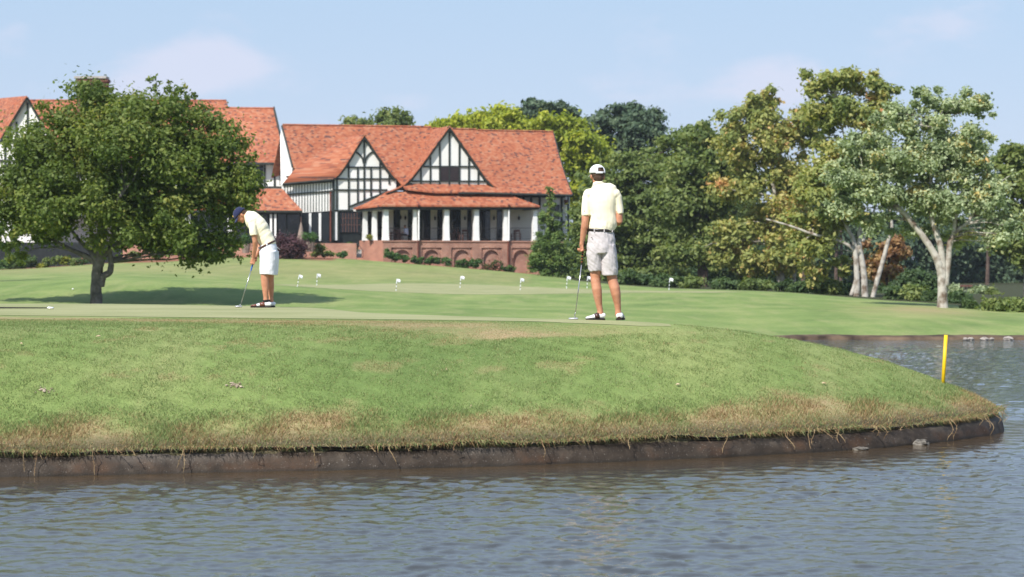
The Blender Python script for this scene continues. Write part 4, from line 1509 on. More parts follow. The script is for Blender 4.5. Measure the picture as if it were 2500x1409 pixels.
# lower roof over the glazed terrace
wroof('lower_roof', [(300, 460), (450, 460), (600, 460), (690, 461)], [(300, 512), (440, 512), (590, 512.5), (738, 514)], -8.1, -10.0, 8, .05)
mb = MB(); mb.prism([W(300, 462, YW - 8.1), W(690, 463, YW - 8.1), W(690, 463, YW - 8.1) + Vector((0, 9, 0)), W(300, 462, YW - 8.1) + Vector((0, 9, 0))], (0, 0, -.15)); mb.build('flat_roof', M['concrete'], wing)
mb = MB(); mb.prism([W(691, 463, YW - 8.15), W(738, 514, YW - 9.9), W(738, 514, YW - 9.9) + Vector((-.5, 4, 0)), W(691, 463, YW - 8.15) + Vector((0, 4, 0))], (-.1, 0, -.1)); mb.build('lower_roof', M['tiles'], wing)
mb = MB(); mb.tube([wq(300, 515, -9.9), wq(738, 516.5, -9.9)], [.13] * 2, 5); mb.prism([wq(300, 514, -9.6), wq(735, 516, -9.6), wq(735, 523, -9.6), wq(300, 522, -9.6)], (0, .3, 0)); mb.build('eave_beam', M['timber'], wing)
gl = wpoly('glazed_wall', [(300, 516), (736, 516), (736, 600), (300, 600)], -8.8, 'dark_frame')
xs_ = [306, 348, 390, 432, 474, 516, 560, 604, 655, 700, 734]
for x0, x1 in zip(xs_[:-1], xs_[1:]):
    wpoly('pane', [(x0 + 2, 524), (x1 - 2, 524), (x1 - 2, 592), (x0 + 2, 592)], -8.85, 'glass', gl, .03)
for x in (354, 362, 454, 462, 558, 566, 661.5, 672):
    wbeam(x, 520, x, 597, 5, -9.4, name='post', mat='white_paint', dd_=.2)
wpoly('terrace_wall', [(300, 594), (870, 594), (870, 640), (300, 640)], -9.2, 'brick', thick=.4)
# red gable facing the lawn behind the oak
wroof('gable_roof', [(238, 300), (240, 300)], [(140, 420), (150, 424)], -.6, -.6, 4, 0)
g_ = wpoly('gable_wall', [(238, 312), (345, 440), (345, 530), (150, 530), (150, 415)], -1.2, 'plaster')
for side_, xe in ((-1, 132), (1, 352)):
    rws = [[W(238, 298, YW - 1.7), W(238, 298, YW + 4)], [W((238 + xe) / 2, 365, YW - 1.7), W((238 + xe) / 2, 365, YW + 3)], [W(xe, 442, YW - 1.7), W(xe, 442, YW + 2)]]
    mb = MB(); mb.grid(rws, [[(p.y, p.z * 1.2) for p in r_] for r_ in rws], thick=(0, 0, -.15)); mb.build('gable_roof', M['tiles'], wing)
    wbeam(238, 304, (238 + xe) / 2 + 0, 371, 6, -1.6, name='barge_board'); wbeam((238 + xe) / 2, 371, xe + (4 if side_ < 0 else -4), 446, 6, -1.6, name='barge_board')
for x in (170, 192, 215, 238, 262, 285, 308):
    wbeam(x, max(318, 312 + abs(x - 238) * 1.2), x, 526, 4.5, -1.2)
for y in (385, 425, 465):
    wbeam(max(150, 238 - (y - 310) * .8), y, min(345, 238 + (y - 310) * .8), y, 4.5, -1.2)
# chimney with two linked stacks
mb = MB()
for x0, x1 in ((188, 213), (217, 222), (226, 260)):
    a, b2 = wq(x0, 400, 5), wq(x1, 192, 5)
    mb.prism([(a.x, a.y, a.z), (b2.x, a.y, a.z), (b2.x, a.y, b2.z), (a.x, a.y, b2.z)], (0, 1.3, 0), uvs=[(a.x, a.z), (b2.x, a.z), (b2.x, b2.z), (a.x, b2.z)])
a, b2 = wq(185, 200, 5), wq(263, 193, 5)
mb.prism([(a.x, a.y - .1, a.z), (b2.x, a.y - .1, a.z), (b2.x, a.y - .1, b2.z), (a.x, a.y - .1, b2.z)], (0, 1.5, 0), uvs=[(a.x, a.z), (b2.x, a.z), (b2.x, b2.z), (a.x, b2.z)])
ch = mb.build('chimney', M['chimney_brick'], wing)
mb = MB(); a = wq(224, 190.5, 5.6); mb.box((a.x, a.y, a.z), (2.95, 1.6, .2)); mb.build('chimney_cap', M['concrete'], ch)

# ---- far left gable block
west = empty('west_gable', W(30, 650, 186), 'white timbered gable with orange roof cut off by the left picture edge', 'building wing')
YG = 186.0


def gpoly(name, pts, d, mat, thick=.3, parent=west):
    mb = MB(); P_ = [W(x, y, YG + d) for x, y in pts]
    mb.prism(P_, (0, thick, 0), uvs=[(p.x, p.z * 1.2) for p in P_]); return mb.build(name, M[mat], parent)


rws = [[W(66, 234, YG - .4), W(0, 240, YG + 5), W(-60, 243, YG + 8)], [W(36, 285, YG - .4), W(-20, 290, YG + 3), W(-70, 292, YG + 6)], [W(4, 335, YG - .4), W(-40, 340, YG + 1), W(-90, 340, YG + 4)]]
mb = MB(); mb.grid(rws, [[(p.y - p.x, p.z * 1.2) for p in r_] for r_ in rws], thick=(0, 0, -.15)); mb.build('roof', M['tiles'], west)
rws = [[W(66, 234, YG - .4), W(60, 238, YG + 6)], [W(104, 300, YG - .4), W(100, 300, YG + 5)], [W(145, 372, YG - .4), W(140, 372, YG + 4)]]
mb = MB(); mb.grid(rws, [[(p.y - p.x, p.z * 1.2) for p in r_] for r_ in rws], thick=(0, 0, -.15)); mb.build('roof', M['tiles'], west)
gpoly('gable_wall', [(67, 245), (135, 370), (135, 545), (-60, 545), (-60, 370), (2, 345)], 0, 'plaster')


def gbeam(x0, y0, x1, y1, wpx, d=0, name='timber_beam', mat='timber', dd_=.1, parent=west):
    a = Vector((x1 - x0, y1 - y0)); a.normalize(); nn_ = Vector((-a.y, a.x)) * wpx / 2
    c = [(x0 + nn_.x, y0 + nn_.y), (x1 + nn_.x, y1 + nn_.y), (x1 - nn_.x, y1 - nn_.y), (x0 - nn_.x, y0 - nn_.y)]
    mb = MB(); mb.prism([W(x, y, YG + d - dd_) for x, y in c], (0, dd_ + .02, 0)); return mb.build(name, M[mat], parent)


gbeam(66, 239, 2, 343, 6, -.3, 'barge_board'); gbeam(66, 239, 140, 370, 6, -.3, 'barge_board')
for x in (-20, 12, 40, 67, 94, 120):
    gbeam(x, 250 + abs(x - 67) * 1.75, x, 540, 4.5)
for y in (345, 392, 440, 500):
    gbeam(max(-60, 67 - (y - 240) * .75) if y < 400 else -60, y, min(134, 67 + (y - 245) * .55), y, 4.5, dd_=.12)
for x0, x1 in ((16, 36), (98, 116)):
    wf = gpoly('window', [(x0, 400), (x1, 400), (x1, 432), (x0, 432)], -.08, 'dark_frame', .08)
    gpoly('pane', [(x0 + 2, 402), (x1 - 2, 402), (x1 - 2, 430), (x0 + 2, 430)], -.1, 'glass', .02, wf)
gpoly('lower_wall', [(-60, 545), (140, 545), (140, 592), (-60, 592)], .1, 'white_paint')
wf = gpoly('window', [(46, 540), (92, 540), (92, 567), (46, 567)], -.02, 'dark_frame', .1)
gpoly('pane', [(49, 543), (89, 543), (89, 564), (49, 564)], -.05, 'glass', .02, wf)
gpoly('plinth', [(-60, 592), (300, 592), (300, 660), (-60, 660)], .2, 'dark_frame')


# ================================================================== trees and shrubs
def rand_dirs(n):
    v = rng.normal(size=(n, 3)); return v / np.linalg.norm(v, axis=1, keepdims=True)


def leaves(name, clumps, n, size, mat, parent=None, up=.35, spread=.45, tone_dir=None, aspect=.55, droop=0.0, loose=.2):
    """clumps: array (k, 7) = centre, radii, tone. n small leaf faces gathered in the clumps"""
    C_ = np.asarray(clumps, float)
    wgt = (C_[:, 3] * C_[:, 4] * C_[:, 5]) ** .72
    idx = rng.choice(len(C_), n, p=wgt / wgt.sum())
    d = rand_dirs(n)
    r = np.where(rng.random(n) < .62, rng.random(n) ** spread, np.abs(rng.normal(0, .62, n)) + .35)
    r = np.where(rng.random(n) < loose, rng.uniform(.8, 2.3, n), r)
    c = C_[idx, :3] + d * C_[idx, 3:6] * r[:, None]
    nrm = d * .7 + rand_dirs(n) * .75; nrm[:, 2] += up
    nrm /= np.linalg.norm(nrm, axis=1, keepdims=True)
    a = np.cross(nrm, rand_dirs(n)); a /= np.linalg.norm(a, axis=1, keepdims=True)
    if droop: a[:, 2] -= droop; a /= np.linalg.norm(a, axis=1, keepdims=True)
    b_ = np.cross(nrm, a)
    s = size * rng.uniform(.65, 1.35, n)[:, None]
    V = np.empty((n, 4, 3))
    V[:, 0] = c - a * s; V[:, 1] = c - b_ * s * aspect; V[:, 2] = c + a * s; V[:, 3] = c + b_ * s * aspect
    tone = np.clip(C_[idx, 6] + rng.normal(0, .17, n), 0, 1)
    me = np_mesh(name, V.reshape(-1, 3), np.arange(n * 4).reshape(-1, 4), None, attrs={'tone': np.repeat(tone, 4)})
    return link_mesh(name, me, mat, parent)


def crown_clumps(blobs, per, r0, r1, shell=.5, flat=.8, tone=.5):
    """blobs: (cx, cy, cz, rx, ry, rz[, weight]) -> many sub clumps lying towards the surface of each blob"""
    out = []
    for bl in blobs:
        cx, cy, cz, rx, ry, rz = bl[:6]
        k = int(per * (bl[6] if len(bl) > 6 else 1))
        d = rand_dirs(k); r = rng.random(k) ** shell
        p_ = np.stack([cx + d[:, 0] * rx * r, cy + d[:, 1] * ry * r, cz + d[:, 2] * rz * r], 1)
        m_ = (rx * ry * rz) ** (1 / 3)
        rr = rng.uniform(r0, r1, k) * m_
        tn = tone + rng.normal(0, .16, k)
        for i in range(k):
            out.append((*p_[i], rr[i] * rng.uniform(.9, 1.3), rr[i] * rng.uniform(.9, 1.3), rr[i] * flat * rng.uniform(.8, 1.1), tn[i]))
    return np.array(out)


def pxblobs(Y, lst, depth=.9):
    """(px, py, rx_px, ry_px[, dy, weight]) at distance Y"""
    out = []
    s_ = Y / F
    for l in lst:
        px, py, rx, ry = l[:4]
        dy = l[4] if len(l) > 4 else 0
        wt = l[5] if len(l) > 5 else 1
        p_ = W(px, py, Y + dy)
        out.append((p_.x, p_.y, p_.z, rx * s_, max(rx, ry) * s_ * depth, ry * s_, wt))
    return out


def bez(a, b_, c, n=7):
    return [a * (1 - q) ** 2 + b_ * 2 * q * (1 - q) + c * q * q for q in [i / (n - 1) for i in range(n)]]


def limbs(mb, starts, clumps, n, r0, r1, sag=.2, wob=.03):
    """branches from the given start points out to a random share of the clumps"""
    idx = rng.choice(len(clumps), min(n, len(clumps)), replace=False)
    S_ = [Vector(s) for s in starts]
    for i in idx:
        e = Vector(clumps[i][:3])
        s = min(S_, key=lambda q: (q - e).length + max(0, q.z - e.z) * 2)
        L = (e - s).length
        mid = (s + e) / 2 + Vector((random.uniform(-.12, .12) * L, random.uniform(-.12, .12) * L, L * sag * random.uniform(.2, 1)))
        pts = bez(s, mid, e, 7)
        pts = [p_ + Vector((random.uniform(-1, 1), random.uniform(-1, 1), random.uniform(-1, 1))) * L * wob * (0 < k < 6) for k, p_ in enumerate(pts)]
        rr = r0 * random.uniform(.6, 1.0)
        mb.tube(pts, [rr + (r1 - rr) * (k / 6) ** .7 for k in range(7)], 5)


def tree(name, label, px, py, Y, trunks, blobs, nleaf, size, leafmat, bark, per=40, r0=.2, r1=.36, depth=.9, nlimb=26, lr=.09, shell=.5, group=None, up=.35, tone=.5, flat=.8, droop=0.0, sag=.2, spread=.45, limb_from=.35, zb=None, loose=.2):
    """trunks: list of pixel polylines [(px, py, radius_m, dy)...]; blobs in pixels"""
    base = W(px, py, Y)
    base.z = gz(base.x, base.y) if zb is None else zb
    t_ = empty(name, base, label, 'tree', group)
    cl = crown_clumps(pxblobs(Y, blobs, depth), per, r0, r1, shell, flat, tone)
    mb = MB(); starts = []
    for tr in trunks:
        pts = [W(a[0], a[1], Y + (a[3] if len(a) > 3 else 0)) for a in tr]
        if tr[0][1] >= py - 3: pts[0].z = base.z - .3
        rad = [a[2] for a in tr]
        cp = catmull([tuple(p_) for p_ in pts], 5); cr_ = np.interp(np.linspace(0, len(rad) - 1, len(cp)), range(len(rad)), rad)
        cr_[0] *= 1.0
        if tr[0][1] >= py - 3: cr_[0] *= 1.2; cr_[1] *= 1.06
        jit = [Vector((random.uniform(-1, 1), random.uniform(-1, 1), 0)) * r_ * .06 for r_ in cr_]
        mb.tube([Vector(p_) + j for p_, j in zip(cp, jit)], [(r_, r_ * random.uniform(.88, 1.1)) for r_ in cr_], 9)
        k0_ = int(len(cp) * limb_from)
        starts += [tuple(p_) for p_ in cp[k0_:]]
    if nlimb:
        limbs(mb, starts, cl, nlimb, lr, lr * .15, sag)
    mb.build('trunk', M[bark], t_, smooth=True)
    leaves('crown', cl, nleaf, size, M[leafmat], t_, up=up, droop=droop, spread=spread, loose=loose)
    return t_


# a. the leafy oak on the left lawn
tree('oak_tree', 'broad leafy oak with a forked grey trunk and drooping boughs on the left lawn', 236, 748, 78,
     [[(236, 748, .25), (235, 700, .2), (238, 660, .2), (243, 634, .19), (243, 600, .14), (246, 540, .11), (250, 450, .05)],
      [(239, 650, .14), (222, 632, .11), (190, 617, .085), (156, 601, .07), (110, 570, .05), (50, 520, .03)],
      [(240, 645, .12), (226, 618, .1), (205, 598, .08, .5), (180, 570, .06, 1), (140, 500, .04, 1.5)],
      [(246, 700, .14), (252, 675, .13), (268, 664, .12), (271, 640, .1), (268, 605, .08), (280, 560, .05)],
      [(247, 630, .14), (268, 610, .11), (300, 590, .09), (340, 560, .07), (420, 520, .05), (540, 500, .03)],
      [(245, 625, .12), (250, 590, .1, -.6), (262, 540, .08, -1.2), (300, 470, .05, -1.8)],
      [(243, 630, .1), (225, 580, .08, .8), (215, 520, .05, 1.2), (180, 420, .03, 1.5)]],
     [(210, 300, 160, 95), (380, 290, 130, 88), (300, 400, 245, 130, 0, 1.5), (135, 410, 125, 115), (500, 390, 118, 110), (60, 500, 125, 90),
      (190, 495, 165, 70, -1), (390, 525, 185, 95, -.6, 1.4), (540, 470, 100, 75, 0, 1.1), (85, 562, 75, 38, -.5, .5), (340, 580, 75, 45, 1.5, .6), (455, 585, 125, 55, .8, 1.1), (535, 598, 60, 40, 0, .6), (505, 645, 26, 24, 0, .3), (570, 545, 45, 45, 0, .5), (600, 440, 40, 50, 0, .4),
      (385, 215, 38, 32, 0, .3), (240, 228, 60, 36, 0, .4), (440, 240, 45, 35, 0, .35), (590, 420, 40, 55, 0, .4), (630, 462, 24, 20, 0, .2), (10, 330, 36, 40, 0, .2), (-50, 500, 90, 80, 0, .5), (40, 620, 50, 30, 0, .3), (600, 620, 30, 28, 0, .2), (405, 620, 35, 22, .5, .2)],
     118000, .08, 'oak_leaf', 'grey_bark', per=36, r0=.15, r1=.33, nlimb=80, lr=.06, shell=.4, tone=.5, spread=.42, loose=.1)
# left edge sliver of a second oak
tree('leafy_tree', 'low leafy tree cut off by the left picture edge behind the oak', -70, 690, 100,
     [[(-70, 690, .2), (-66, 640, .17), (-60, 560, .1)]],
     [(-60, 560, 90, 75), (5, 590, 40, 38, 0, .4), (-100, 480, 90, 80)], 9000, .12, 'oak_leaf', 'grey_bark', per=26, nlimb=12)

# trees behind the clubhouse
tree('far_tree', 'dark green treetop showing above the left ridge of the clubhouse', 930, 640, 215,
     [[(930, 640, .4), (930, 400, .3), (945, 290, .1)]],
     [(870, 308, 45, 20), (945, 290, 38, 30), (985, 300, 32, 24), (930, 330, 90, 30)], 7000, .22, 'mid_leaf', 'dark_bark', per=18, r0=.25, r1=.42, nlimb=14)
tree('yellow_green_tree', 'bright yellow green tree behind the middle of the clubhouse roof', 1180, 660, 208,
     [[(1180, 660, .4), (1180, 450, .3), (1180, 330, .15)]],
     [(1110, 305, 60, 28), (1180, 295, 70, 36), (1240, 290, 45, 26), (1150, 340, 110, 40), (1270, 320, 50, 30)], 16000, .24, 'yellow_leaf', 'dark_bark', per=22, nlimb=10)
tree('yellow_green_tree', 'yellow green tree just right of the clubhouse roof end', 1400, 690, 205,
     [[(1410, 690, .4), (1405, 500, .3), (1390, 380, .15)]],
     [(1345, 300, 52, 30), (1390, 345, 80, 42), (1420, 390, 80, 50), (1430, 460, 75, 60), (1330, 330, 50, 30), (1460, 370, 40, 35, 0, .5)], 20000, .24, 'yellow_leaf', 'dark_bark', per=26, nlimb=10, tone=.35)
tree('tall_pine', 'left one of the two tall dark pines above the clubhouse end', 1330, 660, 232,
     [[(1330, 660, .5), (1335, 450, .4), (1335, 290, .15)]],
     [(1320, 265, 52, 28), (1370, 280, 45, 26), (1290, 285, 32, 20), (1400, 310, 35, 26), (1345, 310, 70, 30)], 14000, .26, 'pine_leaf', 'dark_bark', per=24, nlimb=10, flat=.6)
tree('tall_pine', 'right one of the two tall dark pines, round topped', 1530, 690, 232,
     [[(1530, 690, .5), (1532, 500, .4), (1530, 310, .15)]],
     [(1530, 278, 48, 28), (1585, 298, 52, 30), (1480, 300, 50, 26), (1540, 325, 80, 32), (1460, 330, 40, 24), (1580, 345, 45, 20, 0, .6), (1520, 370, 60, 25, 0, .5)], 20000, .26, 'pine_leaf', 'dark_bark', per=24, nlimb=14, flat=.6)

# dark mixed wood right of the clubhouse
tree('feathery_tree', 'big feathery dark green tree behind the standing golfer', 1560, 705, 165,
     [[(1560, 705, .4), (1560, 560, .32), (1565, 400, .15)]],
     [(1480, 440, 75, 50), (1560, 410, 90, 55), (1640, 380, 80, 50), (1520, 520, 110, 60), (1620, 480, 100, 70), (1500, 600, 100, 60), (1600, 590, 110, 75), (1440, 540, 55, 80), (1560, 660, 150, 38), (1700, 350, 60, 45)],
     60000, .17, 'mid_leaf', 'dark_bark', per=34, r0=.18, r1=.34, nlimb=30, flat=.5, tone=.42)
tree('feathery_tree', 'dark tree with a visible pale trunk right of the standing golfer', 1716, 706, 158,
     [[(1716, 706, .42), (1714, 640, .38), (1712, 560, .3), (1690, 480, .2), (1660, 400, .1)], [(1714, 600, .2), (1730, 520, .15), (1760, 430, .08)]],
     [(1680, 430, 75, 60), (1750, 400, 60, 50), (1660, 520, 80, 50), (1740, 500, 60, 55), (1650, 610, 60, 42), (1760, 600, 60, 48), (1710, 340, 50, 36)],
     24000, .19, 'mid_leaf', 'dark_bark', per=26, nlimb=22, tone=.5)
# orange tinted sycamores
tree('sycamore_tree', 'tall yellow green sycamore with bronze tips left of the white trunks', 1900, 716, 150,
     [[(1908, 716, .3), (1900, 600, .26), (1890, 480, .18), (1880, 300, .08)], [(1935, 716, .2), (1940, 640, .17), (1955, 520, .1)]],
     [(1865, 245, 45, 30), (1800, 290, 55, 38), (1880, 300, 85, 48), (1960, 310, 55, 50), (1790, 360, 60, 45), (1880, 390, 90, 55), (1800, 450, 80, 50), (1940, 450, 70, 55), (1880, 540, 95, 60), (1790, 560, 60, 60), (1900, 630, 90, 45), (1740, 620, 45, 45, 0, .7), (1830, 655, 60, 30, 0, .6), (1925, 560, 60, 50)],
     56000, .17, 'syca_leaf', 'white_bark', per=20, r0=.16, r1=.32, nlimb=46, lr=.1)
tree('sycamore_tree', 'sycamore group with three pale leaning trunks near the lake', 2110, 728, 118,
     [[(2112, 728, .2), (2108, 660, .17), (2098, 600, .14), (2100, 560, .12), (2110, 540, .1), (2090, 450, .07), (2060, 330, .05), (2040, 240, .03)],
      [(2090, 728, .2), (2092, 690, .17), (2090, 640, .15), (2085, 590, .13), (2070, 560, .1), (2040, 500, .07)],
      [(2078, 722, .12), (2086, 700, .13), (2093, 670, .12)],
      [(2128, 730, .13), (2140, 690, .14), (2155, 640, .13), (2168, 590, .11), (2178, 560, .09), (2170, 500, .06)],
      [(2090, 615, .12), (2070, 598, .1), (2030, 582, .09), (1985, 572, .075), (1930, 552, .06), (1870, 535, .04)],
      [(2106, 590, .1), (2118, 560, .09), (2128, 530, .07), (2140, 500, .05)]],
     [(2015, 200, 55, 38), (2090, 190, 60, 28), (2150, 225, 48, 34), (2060, 270, 80, 52), (2140, 300, 60, 48), (2000, 290, 36, 34, 0, .5), (2050, 370, 85, 55), (2010, 460, 75, 48), (2100, 440, 70, 50), (1960, 560, 70, 50, 1, .7), (2010, 600, 70, 42, 1, .7), (2050, 520, 70, 40), (1990, 660, 60, 30, 1, .4), (2060, 650, 45, 30, 1, .25)],
     50000, .145, 'syca_leaf', 'white_bark', per=16, r0=.17, r1=.33, nlimb=46, lr=.07, tone=.45, shell=.6)
tree('silver_tree', 'large silvery green tree with a thick forked pale trunk at the right', 2305, 742, 88,
     [[(2303, 742, .24), (2300, 700, .19), (2298, 670, .17), (2290, 640, .17), (2272, 605, .14), (2240, 560, .13), (2200, 515, .11), (2160, 480, .08), (2110, 440, .05)],
      [(2296, 742, .17), (2299, 700, .16), (2303, 660, .15), (2296, 600, .13), (2278, 545, .11), (2270, 490, .09), (2275, 400, .05), (2290, 300, .03)],
      [(2308, 700, .14), (2315, 640, .12), (2320, 590, .12), (2340, 560, .09), (2365, 540, .07), (2400, 480, .04)],
      [(2318, 610, .09), (2328, 570, .09), (2335, 520, .08), (2345, 480, .06), (2370, 420, .04)]],
     [(2260, 240, 45, 34), (2350, 260, 60, 38, 0, .8), (2405, 260, 34, 34, 0, .8), (2200, 290, 70, 45), (2290, 330, 100, 50), (2120, 370, 70, 48), (2230, 400, 120, 60, 0, 1.3), (2360, 400, 75, 55), (2060, 420, 75, 42), (2130, 470, 90, 45), (2270, 490, 110, 50, 0, 1.1), (2390, 480, 75, 55), (2060, 500, 60, 38), (2140, 540, 60, 28, 0, .5), (2230, 560, 70, 26, 1, .5), (2350, 570, 70, 30, 1, .6), (2440, 560, 60, 42, 0, .9), (2430, 440, 50, 40, 0, .6), (2400, 330, 30, 30, 0, .3), (2400, 610, 22, 12, 0, .15)],
     88000, .088, 'silver_leaf', 'white_bark', per=20, r0=.16, r1=.32, nlimb=70, lr=.055, tone=.5, shell=.6)
tree('edge_tree', 'blue green tree cut off by the right picture edge', 2500, 740, 125,
     [[(2510, 740, .25), (2505, 600, .2), (2495, 420, .1)]],
     [(2470, 380, 40, 34), (2455, 430, 45, 45), (2510, 420, 60, 60), (2450, 470, 45, 40), (2500, 520, 70, 60), (2490, 600, 70, 50), (2560, 480, 70, 120)], 20000, .17, 'mid_leaf', 'grey_bark', per=20, nlimb=18, tone=.6)
tree('orange_tree', 'small orange leaved tree between the white trunks and the forked trunk', 2165, 735, 128,
     [[(2165, 735, .1), (2165, 680, .08), (2172, 620, .05)]],
     [(2165, 610, 42, 30), (2195, 625, 26, 26), (2150, 660, 38, 30), (2185, 590, 30, 20), (2200, 655, 16, 12, 0, .4), (2110, 610, 26, 40, 0, .4)], 5200, .14, 'orange_leaf', 'dark_bark', per=12, r0=.22, r1=.4, nlimb=12, lr=.04)
# the small pine at the clubhouse corner
tree('young_pine', 'bright green young pine standing at the right corner of the clubhouse', 1340, 688, 172,
     [[(1342, 690, .16), (1342, 600, .12), (1342, 470, .04)]],
     [(1342, 468, 9, 16, 0, .5), (1342, 500, 20, 22, 0, .7), (1342, 540, 32, 28), (1344, 580, 42, 28), (1332, 615, 46, 30), (1366, 615, 32, 30), (1312, 640, 32, 20), (1372, 645, 34, 22), (1345, 655, 46, 24, 0, .8)],
     38000, .085, 'bright_pine', 'dark_bark', per=34, r0=.16, r1=.3, nlimb=24, lr=.05, flat=.9, up=.6, loose=.06)

# background wood: individuals of varied shape
wood = [(1430, 640, 185, 70, 90, 'dark_leaf'), (1500, 660, 190, 80, 75, 'dark_leaf'), (1600, 655, 190, 85, 80, 'dark_leaf'), (1680, 660, 195, 75, 75, 'dark_leaf'), (1750, 640, 200, 75, 95, 'dark_leaf'), (1830, 620, 205, 75, 90, 'dark_leaf'),
        (1910, 630, 210, 80, 90, 'dark_leaf'), (1990, 600, 220, 80, 90, 'pine_leaf'), (2060, 610, 225, 75, 100, 'pine_leaf'), (2150, 590, 225, 85, 110, 'pine_leaf'), (2240, 600, 230, 80, 100, 'pine_leaf'), (2320, 590, 235, 80, 95, 'pine_leaf'), (2400, 600, 240, 85, 95, 'pine_leaf'), (2480, 590, 240, 85, 100, 'pine_leaf'), (2570, 580, 240, 90, 110, 'pine_leaf'),
        (2680, 570, 235, 100, 120, 'dark_leaf'), (2820, 570, 230, 110, 120, 'dark_leaf'), (1500, 500, 200, 80, 80, 'mid_leaf'), (1650, 480, 205, 90, 70, 'mid_leaf'), (1800, 470, 212, 80, 80, 'mid_leaf'), (1950, 480, 222, 70, 70, 'mid_leaf')]
wl = ['dark bushy tree right beside the clubhouse end wall', 'dark bushy tree behind the standing golfer at waist height', 'shaded bushy tree just right of the standing golfer', 'shaded bushy tree below the feathery green tree', 'shaded bushy tree behind the broad brown trunk', 'shaded bushy tree left below the bronze sycamore', 'shaded bushy tree under the bronze sycamore',
      'dark pine left of the white leaning trunks', 'dark pine directly behind the white leaning trunks', 'dark pine behind the small orange tree', 'dark pine left of the forked pale trunk', 'dark pine right behind the forked pale trunk', 'dark pine behind the small stone pavilion', 'dark pine at the right edge above the stone wall', 'dark pine just outside the right picture edge',
      'dark bushy tree beyond the right picture edge, nearer one', 'dark bushy tree beyond the right picture edge, farther one', 'tall mid green tree filling the gap above the standing golfer', 'tall mid green tree filling the gap right of the round topped pine', 'tall mid green tree behind the bronze sycamore crown', 'tall mid green tree between bronze sycamore and white trunks']
protos = {}
for i, (px, py, Y, rx, ry, mt) in enumerate(wood):
    key = (mt, i % 2)
    b = W(px, 700, Y); zb = max(gz(b.x, b.y), 0)
    half = rx * Y / F; top = HC + (HZ - (py - ry)) * Y / F; hgt = top - zb
    if key not in protos:
        # build at the place of the first one of its kind
        R_ = [(px - .35 * rx, py + .1 * ry, .6 * rx, .55 * ry), (px + .35 * rx, py, .6 * rx, .6 * ry), (px, py - .45 * ry, .55 * rx, .5 * ry), (px - .3 * rx, py + .7 * ry, .65 * rx, .5 * ry), (px + .35 * rx, py + .7 * ry, .6 * rx, .5 * ry), (px - .5 * rx, py - .25 * ry, .35 * rx, .35 * ry), (px + .55 * rx, py - .3 * ry, .33 * rx, .33 * ry)]
        base_py = HZ + (HC - zb) * F / Y
        t_ = tree('woodland_tree', wl[i], px, base_py, Y, [[(px, base_py, .28), (px + 3, py + ry * .5, .22), (px, py - ry * .3, .1)]], R_, 15000, .24, mt, 'dark_bark', per=16, r0=.2, r1=.38, nlimb=12, group='background woodland trees', tone=.42, zb=zb)
        protos[key] = (t_, half, hgt)
    else:
        t0, h0, g0 = protos[key]
        r_ = t0.copy(); COL.objects.link(r_)
        r_.location = (b.x, b.y, zb); r_['label'] = wl[i]
        r_.scale = (half / h0, half / h0, hgt / g0); r_.rotation_euler = (0, 0, random.uniform(-.6, .6) + (math.pi if i % 3 == 0 else 0))
        for ch in t0.children:
            c2 = ch.copy(); COL.objects.link(c2); c2.parent = r_
# thin trunks in the shade of the far wood
for i, (px, Y, r_) in enumerate([(2012, 190, .22), (2040, 195, .2), (2052, 188, .16), (1960, 185, .2), (2410, 215, .22)]):
    b = W(px, 700, Y); z0 = max(gz(b.x, b.y), 0)
    t_ = empty('slim_trunk_tree', (b.x, b.y, z0), ['thin brown trunk in the shade, middle of the three left of the white trunks', 'thin brown trunk in the shade closest to the white trunks', 'very thin trunk beside the white leaning trunks', 'thin brown trunk standing under the bronze sycamore', 'thin dark trunk above the stone wall at right'][i], 'tree', 'thin trunks in the far wood')
    mb = MB(); mb.tube([(b.x, b.y, z0 - .2), (b.x + .1, b.y, z0 + 3), (b.x - .1, b.y, z0 + 8)], [r_, r_ * .8, r_ * .5], 7); mb.build('trunk', M['dark_bark'], t_)
    cl = crown_clumps([(b.x, b.y, z0 + 9, 2.2, 2.2, 2.0)], 12, .25, .4)
    leaves('crown', cl, 1500, .22, M['dark_leaf'], t_)


# ---- shrubs
def shrub(name, label, px, py, Y, rx, ry, mat, n, size, group=None, zb=None, per=16):
    c = W(px, py, Y)
    s_ = Y / F
    cl = crown_clumps([(c.x, c.y, c.z, rx * s_, rx * s_ * .8, ry * s_)], per, .28, .45, shell=.4)
    ob = leaves(name, cl, n, size, M[mat], None, loose=.05)
    return setp(ob, label, 'shrub', group)


for i, (px, py, rx, ry) in enumerate([(948, 621, 11, 12), (969, 626, 11, 12), (988, 631, 9, 8), (1011, 634, 9, 8), (1026, 635, 8, 9), (1048, 636, 12, 10), (1066, 637, 9, 10), (1089, 640, 13, 9), (1121, 644, 9, 13), (1137, 643, 10, 12), (1162, 644, 14, 13), (1243, 657, 14, 11)]):
    zc = Q(px, py, -1.2)
    shrub('shrub', ['first clipped shrub at the left corner of the brick podium', 'second clipped shrub from the left corner of the brick podium', 'small shrub between the second and fourth podium shrubs', 'small shrub under the first brick pier', 'small shrub just right of the first dark drainpipe', 'rounded shrub in front of the second brick arch', 'rounded shrub at the right foot of the second arch', 'broad low shrub between the second and third arches', 'upright shrub at the left foot of the third arch', 'upright shrub under the middle of the third arch', 'tall dark shrub between third and fourth arches', 'dark shrub at the right end of the rose bed'][i], px, py, zc.y, rx, ry, 'shrub_leaf', 1600, .09, 'shrubs along the brick podium')
shrub('rose_bush', 'low pink flowering bushes in front of the fourth arch', 1206, 653, Q(1206, 653, -1.4).y, 26, 13, 'rose_leaf', 4200, .08, None, per=30)
shrub('purple_hedge', 'large rounded purple leaved bush behind the putting golfer', 700, 601, 172, 50, 28, 'purple_leaf', 9000, .09, per=60)
